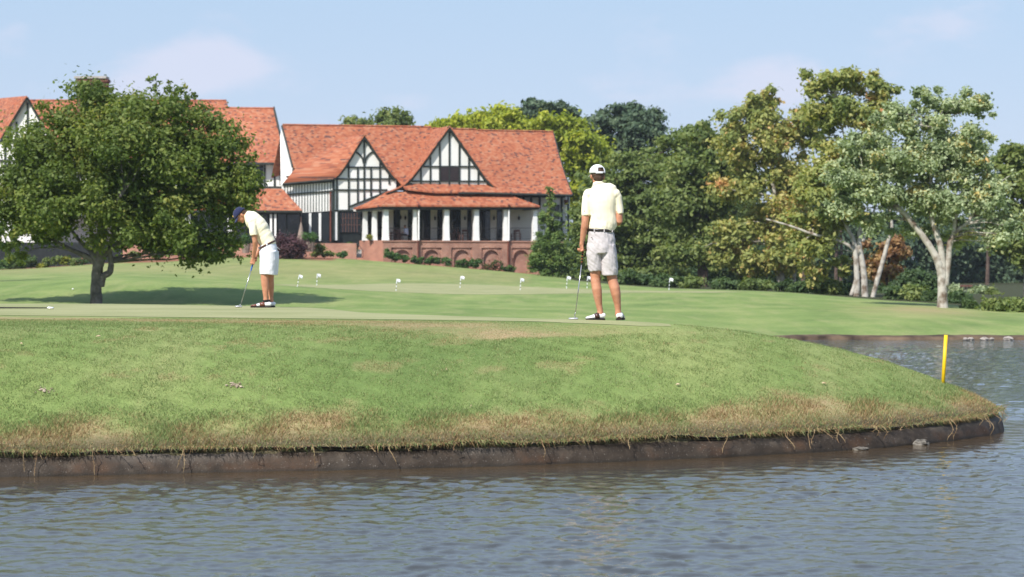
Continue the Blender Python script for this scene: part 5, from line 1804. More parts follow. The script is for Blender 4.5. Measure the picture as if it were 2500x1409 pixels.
bush = empty('topiary', W(757, 600, 174), 'round green topiary ball in a pale planter beside the purple bush', 'potted plant')
cl = crown_clumps([(*W(757, 579, 174), .55, .5, .45)], 14, .4, .5, shell=.4); leaves('foliage', cl, 1800, .07, M['shrub_leaf'], bush)
mb = MB(); c = W(757, 601, 174); mb.tube([c + Vector((0, 0, .4)), c + Vector((0, 0, -.45))], [.42, .3], 8); mb.build('planter', M['canvas'], bush)
shrub('shrub', 'dark rounded shrub left of the podium steps', 849, 605, Q(849, 605, 1.0).y, 17, 14, 'shrub_leaf', 3000, .09, 'shrubs in the mulch bed')
shrub('shrub', 'yellowish low shrub between the topiary and the podium', 784, 606, 175, 18, 9, 'mid_leaf', 1500, .09, 'shrubs in the mulch bed')
shrub('potted_plant', 'small bright shrub standing on the porch beside the left column', 903, 579, Q(903, 579, 1.2).y, 8, 8, 'lime_leaf', 900, .06)
bed = [(455, 603, 16, 14, 'shrub_leaf'), (480, 618, 14, 8, 'lime_leaf'), (520, 612, 14, 10, 'shrub_leaf'), (560, 622, 14, 6, 'mid_leaf'), (640, 621, 14, 7, 'lime_leaf'), (770, 619, 14, 7, 'mid_leaf'), (800, 620, 16, 7, 'mid_leaf'), (835, 621, 14, 6, 'shrub_leaf'), (388, 616, 16, 12, 'shrub_leaf'), (330, 622, 18, 10, 'mid_leaf'),
       (10, 648, 18, 10, 'shrub_leaf'), (28, 655, 12, 6, 'shrub_leaf'), (55, 650, 16, 8, 'dark_leaf'), (70, 640, 22, 16, 'dark_leaf'), (106, 652, 15, 7, 'lime_leaf'), (118, 638, 16, 10, 'mid_leaf'), (140, 634, 14, 9, 'mid_leaf'), (157, 637, 15, 9, 'lime_leaf'), (182, 640, 13, 9, 'mid_leaf'), (200, 640, 12, 8, 'rose_leaf'), (42, 636, 24, 20, 'dark_leaf')]
bl_ = ['dark shrub on the terrace edge right of the oak trunk', 'yellow green low shrub at the foot of the terrace wall', 'dark shrub under the oak boughs near the terrace', 'flat low shrub left of the putting golfer', 'yellow green low shrub by the golfer in the mulch bed', 'small low shrub right of the purple bush', 'low shrub in the mulch before the topiary bed', 'flat dark shrub by the steps in the mulch', 'dark shrub in deep shade right of the oak fork', 'low shrub in shade directly right of the oak fork',
       'small dark shrub at the far left of the mulch bed', 'tiny dark shrub near the far left lawn edge', 'dark ground shrub in the shaded left bed', 'larger dark shrub in the shaded left bed', 'low yellow green shrub nearest the lawn on the left bed', 'mid green shrub behind the yellow one on the left bed', 'mid green shrub left of the bright yellow shrub', 'bright yellow shrub left of the oak trunk', 'small green shrub close to the left side of the oak trunk', 'reddish low shrub touching the oak trunk outline', 'big dark shrub against the west gable plinth']
for i, (px, py, rx, ry, mt) in enumerate(bed):
    Yb = 176 if px > 250 else 174
    shrub('shrub', bl_[i], px, py, Yb, rx, ry, mt, 1100, .1, 'shrubs in the mulch bed')
# far right hedges, pavilion and stone wall
shrub('hedge', 'dark rounded hedge beside the stone wall at the far right', 2370, 746, 89, 24, 11, 'dark_leaf', 3500, .1)
shrub('hedge', 'long green hedge at the right edge above the second lawn', 2458, 749, 87, 62, 15, 'mid_leaf', 9000, .1, per=40)
shrub('shrub', 'pale bushy shrub left of the little stone pavilion', 2330, 712, 150, 18, 14, 'silver_leaf', 2400, .13)
shrub('shrub', 'pale bushy shrub right of the little stone pavilion', 2385, 715, 150, 26, 15, 'silver_leaf', 3400, .13)
shrub('shrub', 'dark green bush between pavilion and right edge', 2425, 722, 147, 22, 18, 'mid_leaf', 3000, .13)
shrub('bush', 'large mid green bush left of the forked pale trunk', 2235, 700, 140, 48, 38, 'dark_leaf', 11000, .14, per=50)
shrub('bush', 'green bush behind the leaning white trunk', 2165, 712, 145, 30, 24, 'dark_leaf', 5000, .14, per=30)
shrub('bush', 'yellow green bush at the lawn edge right of the broad brown trunk', 1800, 690, 152, 26, 20, 'mid_leaf', 4000, .14, per=24)
ul = ['low dark undergrowth bush right of the broad brown trunk', 'low dark undergrowth bush under the lowest bronze sycamore leaves', 'low undergrowth bush between the two bronze sycamore stems', 'low undergrowth bush just right of the bronze sycamore stems', 'dark undergrowth bush midway between bronze sycamore and white trunks', 'dark undergrowth bush touching the left white trunk', 'undergrowth bush right of the most tilted white trunk', 'undergrowth bush midway between tilted white trunk and forked trunk', 'undergrowth bush touching the left side of the forked trunk', 'undergrowth bush touching the right side of the forked trunk', 'low undergrowth bush left of the broad brown trunk', 'low undergrowth bush behind the lone practice flag', 'low undergrowth bush right beside the standing person legs']
for i, (px, Yu, rx, ry) in enumerate([(1770, 133, 34, 15), (1850, 132, 38, 16), (1918, 128, 26, 14), (1965, 124, 30, 15), (2025, 120, 34, 17), (2070, 122, 24, 14), (2185, 112, 30, 20), (2235, 110, 32, 22), (2275, 108, 22, 17), (2335, 104, 30, 14), (1690, 134, 28, 14), (1630, 136, 34, 16), (1550, 141, 44, 18)]):
    X = (px - 1250) / F * Yu; pyg = HZ + (HC - gz(X, Yu)) * F / Yu
    shrub('bush', ul[i], px, pyg - ry * .75, Yu, rx, ry, ['dark_leaf', 'mid_leaf', 'dark_leaf'][i % 3], 3600, .12, 'undergrowth along the wood edge', per=26)
pv = empty('pavilion', W(2352, 722, 152), 'tiny stone pavilion with brown roof far away at the right', 'pavilion')
zg = gz(W(2352, 722, 152).x, 152)
mb = MB()
for px in (2338, 2346, 2358, 2366):
    a = W(px, 700, 152); mb.box((a.x, a.y, (a.z + zg) / 2), (.12, .12, a.z - zg))
mb.build('posts', M['stone'], pv)
mb = MB(); a = W(2352, 698, 152); mb.box((a.x, a.y, a.z), (1.1, 1, .14)); mb.build('roof', M['porch_wood'], pv)
mb = MB(); a = W(2352, 712, 152.6); mb.box((a.x, a.y, (a.z + zg) / 2), (.75, .12, a.z - zg)); mb.build('rear_wall', M['white_paint'], pv)
mb = MB()
for k in range(16):
    a = W(2335 + k * 13, 742 - k * .5 + random.uniform(-1, 1), 136)
    for r_ in range(3):
        mb.box((a.x + r_ * .1, a.y, a.z - .28 * r_ + .1), (.36, .35, .25), Matrix.Rotation(random.uniform(-.06, .06), 3, 'Z'))
ob = mb.build('stone_wall', M['stone']); setp(ob, 'low stone wall behind the right end of the far lawn', 'wall')

# ================================================================== people
def fabric(name, c1, c2, scale=3, rough=.85, fine=220, bump=.25):
    m, t, p, o = principled(name, rough, .2)
    pos = t.add('ShaderNodeTexCoord').outputs['Object']
    t.link(t.ramp(t.noise(pos, scale, 4), [(.35, c1), (.65, c2)]), p.inputs['Base Color'])
    p.inputs['Sheen Weight'].default_value = .15
    b = t.add('ShaderNodeBump'); b.inputs['Strength'].default_value = bump; b.inputs['Distance'].default_value = .006
    t.link(t.math('ADD', t.noise(pos, 14, 4), t.math('MULTIPLY', t.noise(pos, fine, 2), .15)), b.inputs['Height'])
    t.link(b.outputs[0], p.inputs['Normal'])
    return m


M['yellow_polo'] = fabric('yellow_polo', (.84, .75, .53), (.88, .8, .6))
M['white_shorts'] = fabric('white_shorts', (.68, .68, .72), (.76, .76, .8))
m, t, p, o = principled('striped_shorts', .85, .2)
pos = t.add('ShaderNodeTexCoord').outputs['Object']
sp = t.add('ShaderNodeSeparateXYZ'); t.link(pos, sp.inputs[0])
st_ = t.math('SINE', t.math('MULTIPLY', sp.outputs[0], 520))
t.link(t.mix(t.maprange(st_, -.6, .6), (.46, .42, .41), (.56, .52, .52)), p.inputs['Base Color'])
b = t.add('ShaderNodeBump'); b.inputs['Strength'].default_value = .5; b.inputs['Distance'].default_value = .012
t.link(t.noise(pos, 11, 5, .6, .6), b.inputs['Height']); t.link(b.outputs[0], p.inputs['Normal'])
M['striped_shorts'] = m
m, t, p, o = principled('skin', .5, .35)
pos = t.add('ShaderNodeTexCoord').outputs['Object']
t.link(t.ramp(t.noise(pos, 14, 5), [(.3, (.42, .18, .1)), (.7, (.54, .265, .16))]), p.inputs['Base Color'])
p.inputs['Subsurface Weight'].default_value = .08
p.inputs['Subsurface Radius'].default_value = (.02, .008, .004)
M['skin'] = m
M['hair'] = noisy('brown_hair', (.05, .028, .018), (.12, .07, .045), 60, .6, .6, 200)
M['navy'] = fabric('navy_cap_cloth', (.012, .016, .05), (.02, .026, .075))
M['white_cap'] = fabric('white_cap_cloth', (.74, .74, .74), (.8, .8, .8))
M['belt_brown'] = noisy('brown_leather', (.05, .018, .012), (.1, .035, .02), 20, .4, spec=.5)
M['belt_black'] = noisy('black_leather', (.012, .01, .01), (.03, .022, .02), 20, .4, spec=.5)
M['shoe_white'] = noisy('white_leather', (.72, .72, .72), (.8, .8, .8), 20, .35, spec=.5)
M['shoe_brown'] = noisy('dark_brown_leather', (.035, .015, .012), (.07, .03, .022), 20, .3, spec=.5)
M['shoe_tan'] = noisy('red_brown_leather', (.13, .045, .03), (.2, .075, .05), 20, .3, spec=.5)
M['sole'] = noisy('dark_sole', (.015, .012, .01), (.04, .03, .025), 20, .7)
M['sock'] = noisy('black_sock', (.01, .01, .01), (.02, .02, .02), 20, .9)
M['steel'] = noisy('shaft_steel', (.35, .35, .37), (.55, .55, .58), 20, .25, spec=.5, metallic=.85)
M['putter_grey'] = noisy('putter_head_metal', (.4, .4, .42), (.62, .62, .64), 20, .35, metallic=.4)
M['blue_grip'] = noisy('blue_grip', (.03, .1, .45), (.05, .16, .6), 20, .6)
M['dark_grip'] = noisy('dark_grip', (.015, .013, .012), (.04, .03, .022), 60, .7)
M['grip_band'] = noisy('orange_band', (.35, .12, .04), (.5, .2, .07), 60, .6)
M['buckle'] = noisy('bright_metal', (.6, .6, .6), (.8, .8, .8), 20, .3, metallic=.6)
M['gold_thread'] = noisy('gold_thread', (.6, .35, .06), (.8, .5, .1), 40, .6)
M['yellow_paint'] = noisy('yellow_paint', (.72, .44, .005), (.85, .55, .01), 9, .45, spec=.4)
M['flag_white'] = noisy('white_flag_cloth', (.72, .73, .8), (.8, .81, .86), 6, .8)
M['ball'] = noisy('golf_ball', (.75, .75, .73), (.82, .82, .8), 30, .3)


def remesh(mb, name, voxel, smooth=4, mat=None, parent=None, factor=.5, wrinkle=None):
    """fuse overlapping closed shapes into one continuous skin"""
    me = mb.mesh(name)
    tmp = bpy.data.objects.new('tmp', me); COL.objects.link(tmp)
    md = tmp.modifiers.new('r', 'REMESH'); md.mode = 'VOXEL'; md.voxel_size = voxel; md.use_smooth_shade = True
    sm = tmp.modifiers.new('s', 'SMOOTH'); sm.factor = factor; sm.iterations = smooth
    dg = bpy.context.evaluated_depsgraph_get(); dg.update()
    out = bpy.data.meshes.new_from_object(tmp.evaluated_get(dg))
    out.name = name
    bpy.data.objects.remove(tmp); bpy.data.meshes.remove(me)
    if wrinkle is not None:
        n = len(out.vertices)
        co = np.empty(n * 3, np.float32); out.vertices.foreach_get('co', co); co = co.reshape(-1, 3)
        no = np.empty(n * 3, np.float32); out.vertices.foreach_get('normal', no); no = no.reshape(-1, 3)
        co = co + no * wrinkle(co)[:, None]
        out.vertices.foreach_set('co', co.astype(np.float32).ravel()); out.update()
    return link_mesh(name, out, mat, parent, True)


def folds(amp, fx_, fz_, seed):
    def f(co):
        return amp * fbm(co[:, 0] * fx_ + co[:, 1] * fx_ * .6, co[:, 2] * fz_ + co[:, 0] * 2, seed)
    return f


def rotx(a): return Matrix.Rotation(a, 3, 'X')
def roty(a): return Matrix.Rotation(a, 3, 'Y')
def rotz(a): return Matrix.Rotation(a, 3, 'Z')


def hand(mb, wrist, along, across, curl, size=1.0, thumb=1):
    """palm leaves the wrist in direction along; fingers lie side by side in direction across and curl about it"""
    al = Vector(along).normalized(); ac = Vector(across); ac = (ac - al * ac.dot(al)).normalized()
    nrm = al.cross(ac)            # palm side
    w_ = Vector(wrist)
    pe = w_ + al * .088 * size
    mb.tube([w_, w_ + al * .03 * size, w_ + al * .06 * size, pe], [(.027, .019), (.034, .018), (.041, .017), (.041, .014)], 12, side=ac, rounded=True)
    for k, (o, L) in enumerate(((-.03, .078), (-.0105, .086), (.0105, .08), (.03, .064))):
        p_ = pe + ac * o * size - al * .008 * size
        d = al.copy(); pts = [p_ - al * .015 * size, p_]
        for j, fr_ in enumerate((.45, .31, .24)):
            d = Matrix.Rotation(curl[j], 3, ac) @ d
            pts.append(pts[-1] + d * L * fr_ * size)
        mb.tube(pts, [.0095 * size, .0098 * size, .0092 * size, .0085 * size, .0072 * size], 8, rounded=True)
    tb = w_ + al * .03 * size + ac * (-.03 * thumb) * size
    d = (al * .75 - ac * .5 * thumb + nrm * .5).normalized()
    p1 = tb + d * .038 * size
    d2 = (al * .55 + ac * .2 * thumb + nrm * .9).normalized()
    p2 = p1 + d2 * .03 * size; p3 = p2 + (d2 + ac * .4 * thumb).normalized() * .025 * size
    mb.tube([tb - d * .01, tb, p1, p2, p3], [.012, .0125, .0115, .0105, .008], 8, rounded=True)


def shoe(parent, heel, toe, zg, wid, upper, saddle, label=None):
    """saddle shoe from heel to toe, standing on zg"""
    h, t_ = Vector(heel), Vector(toe)
    d = (t_ - h); L = d.length; d.normalize(); s_ = Vector((-d.y, d.x, 0))

    def ring(q, hw, z0, z1):
        c = h + d * L * q; return (Vector((c.x, c.y, zg + (z0 + z1) / 2)), hw, (z1 - z0) / 2)
    secs = [(0.0, .6, .02, .07), (.05, .82, .016, .085), (.16, .9, .014, .095), (.3, .88, .014, .098), (.42, .86, .014, .088), (.55, .92, .014, .074), (.7, 1.0, .014, .058), (.84, .93, .014, .05), (.94, .7, .014, .042), (1.0, .35, .016, .032)]

    def loft(name, mat, i0, i1, grow, zmin=None, ztop=None):
        mb = MB()
        pts, rad = [], []
        for q, w_, z0, z1 in secs[i0:i1]:
            if zmin is not None: z0 = zmin
            if ztop is not None: z1 = ztop
            c, hw, hz = ring(q, w_ * wid / 2 + grow, z0 - grow * .3, z1 + grow)
            pts.append(c); rad.append((hw, hz))
        mb.tube(pts, rad, 14, side=s_)
        return mb.build(name, M[mat], parent, True)
    sh = loft('shoe', upper, 0, 10, 0)
    sub = []
    mb = MB()
    outl = []
    for q, w_, z0, z1 in secs: outl.append((q, w_))
    P_ = [h + d * L * q + s_ * w_ * wid / 2 * 1.05 for q, w_ in outl] + [h + d * L * q - s_ * w_ * wid / 2 * 1.05 for q, w_ in reversed(outl)]
    mb.prism([Vector((p_.x, p_.y, zg)) for p_ in P_], (0, 0, .02))
    x = mb.build('sole', M['sole'], parent); pl(x, sh)
    return sh, loft


def pl(child, part):
    """make child a sub-part of part without moving it"""
    child.parent = part


# ---------- standing golfer, seen from behind
G2Y = 26.0
S2 = F / G2Y


def g2(px, py, dy=0.0):
    return Vector(((px - 1250) / S2, G2Y + dy, HC + (HZ - py) / S2))


zf = max(gz(g2(1460, 780).x, G2Y), gz(g2(1510, 780).x, G2Y)) + .012
man = empty('person', (g2(1475, 780).x, G2Y, zf), 'standing person seen from behind in white cap, pale yellow polo and striped shorts', 'person')
R3 = Vector((1, 0, 0))
mb = MB()
px_ = lambda n: n / S2
# legs
mb.tube([g2(1454, 585), g2(1454, 640), g2(1453.5, 678), g2(1454.5, 692, -.01), g2(1457, 706, -.02), g2(1459, 722, -.018), g2(1462.5, 745, -.005), g2(1465, 758, 0), g2(1466, 768, 0)], [(.07, .075), (.072, .078), (.061, .064), (.059, .062), (.06, .066), (.054, .06), (.039, .043), (.036, .042), (.042, .046)], 16, side=R3, rounded=True)
mb.tube([g2(1483, 585), g2(1488, 640), g2(1494, 676), g2(1496.5, 690, -.01), g2(1501, 704, -.022), g2(1503.5, 718, -.022), g2(1507.5, 742, -.006), g2(1509, 757, 0), g2(1509.5, 768, 0)], [(.07, .075), (.075, .08), (.063, .066), (.061, .064), (.063, .068), (.059, .064), (.042, .046), (.036, .042), (.042, .046)], 16, side=R3, rounded=True)
# ankle bones
# torso, shoulders, neck
mb.tube([g2(1468, 600), g2(1467, 575), g2(1467, 553), g2(1469, 520), g2(1469, 490), g2(1468, 474), g2(1464, 464)], [(.13, .09), (.13, .085), (.125, .085), (.14, .095), (.16, .1), (.15, .08), (.08, .06)], 18, side=R3, rounded=True)
mb.tube([g2(1463, 466, 0), g2(1460, 452, .01), g2(1459.5, 440, .02), g2(1459, 430, .03)], [(.075, .07), (.061, .062), (.058, .06), (.06, .06)], 14, side=R3, rounded=True)
# head: skull, jaw, ears, nose turned a little to the left
HR = rotz(math.radians(14))
hc = g2(1458.8, 425, .03)
mb.ellipsoid(hc, (.076, .096, .1), HR, 18, 12)
mb.ellipsoid(hc + HR @ Vector((0, .035, -.055)), (.058, .062, .062), HR, 14, 9)
mb.ellipsoid(hc + HR @ Vector((0, .072, -.1)), (.026, .022, .02), HR, 10, 7)
mb.ellipsoid(hc + HR @ Vector((0, .098, -.035)), (.013, .022, .022), HR, 10, 7)
mb.ellipsoid(hc + HR @ Vector((0, .088, -.068)), (.024, .012, .012), HR, 10, 7)
for sx in (-1, 1):
    mb.ellipsoid(hc + HR @ Vector((sx * .079, -.002, -.033)), (.012, .02, .033), HR @ rotz(sx * .35), 10, 8)
    mb.ellipsoid(hc + HR @ Vector((sx * .03, .085, -.01)), (.018, .012, .01), HR, 8, 6)
# arms
sL, eL, wL = g2(1436, 482), g2(1428, 542, -.03), g2(1421, 590, .01)
mb.tube([sL, g2(1432, 500, -.01), g2(1429, 530, -.025), eL, g2(1427, 554, -.022), g2(1424, 572, -.005), wL, g2(1420, 597, .012)], [.045, .05, .048, (.043, .046), (.045, .048), (.037, .04), (.027, .032), (.028, .03)], 14, side=R3, rounded=True)
sR, eR, wR = g2(1503, 482), g2(1512, 540, -.02), g2(1494, 534, .24)
mb.tube([sR, g2(1509, 500), g2(1511.5, 525, -.01), eR, g2(1510, 543, .05), g2(1503, 538, .14), wR], [.045, .048, .044, (.042, .043), (.042, .044), (.038, .038), .029], 14, rounded=True)
# left hand closed round the putter grip; right hand held up in front
hand(mb, g2(1419.5, 594, .012), (g2(1421.5, 622, .02) - g2(1419.5, 594, .012)), (-.5, 1, 0), (1.15, 1.25, .9), 1.02, -1)
hand(mb, wR, (-.75, .5, .25), (.1, -.4, 1), (.5, .6, .5), 1.0, 1)
body2 = remesh(mb, 'body', .0058, 3, M['skin'], man)
# shirt
mb = MB()
mb.tube([g2(1460.5, 449, .012), g2(1461.5, 454, .005), g2(1464, 460), g2(1467, 466), g2(1469, 475), g2(1470, 490), g2(1471, 505), g2(1472.5, 522), g2(1472, 540), g2(1470, 551), g2(1467.5, 558), g2(1466.5, 565)],
        [(.064, .066), (.095, .078), (.145, .095), (.19, .108), (.205, .12), (.19, .132), (.174, .135), (.163, .13), (.165, .132), (.168, .136), (.16, .13), (.15, .118)], 24, side=R3)
mb.tube([g2(1440, 469), g2(1433.5, 482), g2(1432, 500, -.008), g2(1431.5, 515, -.015), g2(1431.8, 527.5, -.02)], [(.06, .07), (.062, .074), (.06, .072), (.06, .07), (.06, .068)], 16, side=R3, rounded=False)
mb.ellipsoid(g2(1440, 474), (.085, .09, .07))
mb.tube([g2(1500, 469), g2(1508, 482), g2(1511, 500), g2(1513, 512, -.006), g2(1514.2, 523, -.01)], [(.06, .07), (.058, .072), (.054, .068), (.05, .064), (.047, .062)], 16, side=R3)
mb.ellipsoid(g2(1499, 475), (.085, .09, .07))


def shirt_folds(co):
    z = co[:, 2]; low = smooth01((g2(0, 505).z - z) / .25)
    return (  .007 * fbm(co[:, 0] * 4.5, z * 1.5 + co[:, 0] * 3, 5) + .012 * low * fbm(co[:, 0] * 7 + z * 4, z * 5, 6))


shirt2 = remesh(mb, 'polo_shirt', .0075, 5, M['yellow_polo'], man, wrinkle=shirt_folds)
mb = MB(); mb.tube([g2(1460.2, 446.5, .02), g2(1460.5, 449, .014), g2(1462, 455, 0)], [(.062, .063), (.068, .07), (.092, .08)], 20, side=R3); c_ = mb.build('collar', M['yellow_polo'], shirt2, True)
mb = MB(); mb.ellipsoid(g2(1426.5, 516, -.078), (.009, .003, .007)); mb.build('sleeve_mark', M['belt_black'], shirt2)
# shorts
mb = MB()
mb.tube([g2(1466.5, 562), g2(1467, 572), g2(1468, 590), g2(1469, 606), g2(1470, 618)], [(.157, .122), (.166, .13), (.178, .142), (.184, .145), (.17, .135)], 24, side=R3)
mb.tube([g2(1452, 598), g2(1450.5, 620), g2(1451.5, 640), g2(1453, 662)], [(.095, .125), (.094, .12), (.084, .108), (.076, .1)], 18, side=R3)
mb.tube([g2(1486, 598), g2(1488, 625), g2(1488, 650), g2(1487.5, 672)], [(.097, .128), (.1, .122), (.1, .114), (.099, .108)], 18, side=R3)


def short_folds(co):
    x, z = co[:, 0], co[:, 2]
    return .009 * fbm(x * 6 + z * 3, z * 3.5 - x * 3, 15) + .007 * fbm(x * 12 + z * 9, z * 6, 16)


shorts2 = remesh(mb, 'shorts', .0075, 4, M['striped_shorts'], man, wrinkle=short_folds)
mb = MB(); mb.tube([g2(1466.8, 559.5), g2(1466.5, 565.5)], [(.163, .129), (.165, .131)], 28, side=R3); belt2 = mb.build('belt', M['belt_black'], man, True)
for x in (1450, 1474, 1494):
    mb = MB(); c = g2(x, 562.5, -.128 * math.sqrt(max(0, 1 - ((x - 1466.5) / S2 / .165) ** 2)) - .004); mb.box(c, (.012, .008, .045)); mb.build('belt_loop', M['striped_shorts'], belt2)
mb = MB(); mb.box(g2(1444, 580, -.118), (.012, .006, .01)); mb.build('pocket_button', M['sole'], shorts2)
# cap, hair
mb = MB()
capc = hc + Vector((0, 0, .022))
for i_ in range(1):
    vs, fs = [], []
    nu, nv = 26, 9
    for j in range(nv + 1):
        th = math.pi / 2 * j / nv * 1.08
        for i in range(nu):
            a = 2 * math.pi * i / nu
            r_ = math.sin(th)
            vs.append(capc + HR @ Vector((r_ * math.sin(a) * .0925, r_ * math.cos(a) * .111, math.cos(th) * .093)))
    for j in range(nv):
        for i in range(nu):
            i2 = (i + 1) % nu
            mid_a = 2 * math.pi * (i + .5) / nu
            back = abs(((mid_a + math.radians(12)) % (2 * math.pi)) - math.pi) < .5     # opening above the strap
            if back and j in (5, 6, 7): continue
            fs.append((j * nu + i, (j + 1) * nu + i, (j + 1) * nu + i2, j * nu + i2))
    mb._add(vs, fs)
cap2 = mb.build('cap', M['white_cap'], man, True)
sd = cap2.modifiers.new('s', 'SOLIDIFY'); sd.thickness = .004; sd.offset = -1
mb = MB()
rw = []
for k in range(5):
    q = k / 4
    rw.append([capc + HR @ Vector((math.sin(a) * (.088 - .0 * q), .1 * math.cos(a) * (1 - .2 * q) + .075 * q + .012, -.012 - .02 * q - .02 * abs(math.sin(a)) ** 2)) for a in np.linspace(-1.15, 1.15, 13)])
mb.grid(rw, thick=(0, 0, -.005)); mb.build('brim', M['white_cap'], cap2, True)
mb = MB(); a_ = [capc + HR @ Vector((math.sin(a) * .0925, math.cos(a) * .111, -.012)) for a in np.linspace(math.pi - .55, math.pi + .55, 8)]
mb.tube(a_, [.006] * 8, 6); mb.build('strap', M['white_cap'], cap2, True)
mb = MB(); mb.box(capc + HR @ Vector((.045, -.106, -.014)), (.012, .01, .018)); mb.build('buckle', M['sole'], cap2)
mb = MB(); mb.ellipsoid(hc + HR @ Vector((0, -.012, .008)), (.083, .094, .092), HR, 20, 12)
mb.ellipsoid(hc + HR @ Vector((0, -.045, -.045)), (.066, .056, .05), HR, 16, 10); mb.ellipsoid(hc + HR @ Vector((0, -.058, -.072)), (.046, .032, .03), HR, 14, 9)
remesh(mb, 'hair', .006, 2, M['hair'], man, wrinkle=lambda co: .002 * fbm(co[:, 0] * 60, co[:, 2] * 12, 8))
# shoes: left turned to the side, right pointing away
def saddle_shoe(parent, heel, toe, zg, wid, upper, brown, heel_patch=True, toe_brown=False):
    sh, loft = shoe(parent, heel, toe, zg, wid, upper, brown)
    x = loft('saddle', brown, 3, 6, .002); pl(x, sh); x.location = (0, 0, 0)
    if toe_brown:
        x = loft('toe_cap', brown, 6, 10, .0018); pl(x, sh)
    if heel_patch:
        h, t_ = Vector(heel), Vector(toe); d = (t_ - h).normalized(); s_ = Vector((-d.y, d.x, 0))
        mb = MB(); c = h + d * .03; mb.ellipsoid((c.x, c.y, zg + .035), (.034, .034, .03)); x = mb.build('heel_patch', M[brown], parent, True); pl(x, sh)
    return sh


hl, tl2 = g2(1477, 775, 0), g2(1430, 776, -.02)
saddle_shoe(man, (hl.x, hl.y, 0), (tl2.x, tl2.y, 0), zf, .1, 'shoe_white', 'shoe_brown', False)
hr = g2(1511, 775, -.06)
saddle_shoe(man, (hr.x, hr.y, 0), (hr.x + .045, hr.y + .29, 0), zf, .1, 'shoe_white', 'shoe_brown', True)


def putter(name, label, top, grip_end, hosel, head_c, head_len, zg, grip_mat, head_dir=(1, 0, 0), band=False):
    top, ge, hs = Vector(top), Vector(grip_end), Vector(hosel)
    r_ = empty(name, (hs.x, hs.y, zg), label, 'golf club')
    mb = MB(); mb.tube([top, ge], [.0135, .0105], 10, rounded=True); g_ = mb.build('grip', M[grip_mat], r_, True)
    if band:
        for k in range(5):
            mb = MB(); c = top + (ge - top) * (.52 + .1 * k); u = (ge - top).normalized(); mb.tube([c - u * .003 + Vector((0, 0, 0)), c + u * .003], [.0132] * 2, 10); x = mb.build('band', M['grip_band'], r_); pl(x, g_)
    mb = MB(); mb.tube([ge, hs], [.0065, .0055], 8); mb.build('shaft', M['steel'], r_, True)
    hd = Vector(head_dir).normalized(); hcn = Vector(head_c)
    mb = MB(); mb.tube([hs, (hs + hcn) / 2 + Vector((0, 0, .012)), Vector((hs.x, hcn.y, zg + .028))], [.0055, .006, .006], 8); mb.build('hosel', M['steel'], r_, True)
    mb = MB()
    s_ = Vector((-hd.y, hd.x, 0))
    mb.tube([hcn - hd * head_len / 2 + Vector((0, 0, -.0)), hcn - hd * head_len * .4, hcn, hcn + hd * head_len * .4, hcn + hd * head_len / 2], [(.012, .008), (.026, .0125), (.03, .0135), (.026, .0125), (.012, .008)], 12, side=s_)
    mb.build('head', M['putter_grey'], r_, True)
    return r_


hc2 = g2(1400, 777.5, .02); hc2.z = zf + .016
putter('putter', 'putter with dark banded grip resting under the standing person left hand', g2(1427, 575, .03), g2(1420, 645, .02), g2(1405, 764, .0), hc2, .115, zf, 'dark_grip', (1, -.15, 0), True)

# ---------- putting golfer, in profile facing left
G1Y = 33.6
S1 = F / G1Y


def g1(px, py, dy=0.0):
    return Vector(((px - 1250) / S1, G1Y + dy, HC + (HZ - py) / S1))


zf1 = gz(g1(645, 752).x, G1Y) + .012
# shift so that the shoe soles stand exactly on the green
dz1 = zf1 - g1(640, 753).z
g1o = g1


def g1(px, py, dy=0.0):
    return g1o(px, py, dy) + Vector((0, 0, dz1))


guy = empty('person', (g1(645, 752).x, G1Y, zf1), 'person bent over a putt in navy cap, pale yellow polo and white shorts', 'person')
Y3 = Vector((0, 1, 0))
mb = MB()
for dy, ox in ((-.105, 0), (.115, 9)):
    mb.tube([g1(655 + ox * .2, 636, dy * .9), g1(652 + ox * .6, 648, dy), g1(648.5 + ox, 670, dy), g1(648 + ox, 682, dy), g1(649 + ox, 697, dy), g1(650 + ox, 712, dy), g1(650.5 + ox, 728, dy), g1(651 + ox, 738, dy)],
            [(.07, .09), (.068, .085), (.06, .068), (.058, .062), (.055, .06), (.047, .05), (.037, .037), (.04, .042)], 14, side=Y3, rounded=True)
mb.tube([g1(657, 615), g1(656.5, 602), g1(650, 585), g1(640, 565), g1(627, 548), g1(617, 538), g1(609, 532)], [(.11, .075), (.12, .08), (.125, .085), (.14, .09), (.14, .09), (.12, .07), (.07, .055)], 16, side=Y3, rounded=True)
mb.tube([g1(614, 536), g1(606, 530.5), g1(598, 527), g1(592, 525)], [(.068, .065), (.058, .058), (.056, .056), (.058, .056)], 12, side=Y3, rounded=True)
# head looking down: face axis points down-left
FA = Vector((-.63, -.06, -.78)).normalized()
UP = Vector((-.78, 0, .63)).normalized()
RX = FA.cross(UP).normalized()
HR1 = Matrix((RX, FA, UP)).transposed()
hc1 = g1(587.5, 525.5)
mb.ellipsoid(hc1, (.074, .094, .1), HR1, 18, 12)
mb.ellipsoid(hc1 + HR1 @ Vector((0, .035, -.055)), (.055, .06, .06), HR1, 14, 9)
mb.ellipsoid(hc1 + HR1 @ Vector((0, .073, -.102)), (.024, .02, .018), HR1, 10, 7)
mb.ellipsoid(hc1 + HR1 @ Vector((0, .099, -.037)), (.011, .021, .017), HR1, 10, 7)
mb.ellipsoid(hc1 + HR1 @ Vector((0, .09, -.022)), (.009, .014, .02), HR1, 10, 7)
mb.ellipsoid(hc1 + HR1 @ Vector((0, .086, -.068)), (.022, .013, .008), HR1, 10, 7)
mb.ellipsoid(hc1 + HR1 @ Vector((0, .083, -.08)), (.02, .012, .008), HR1, 10, 7)
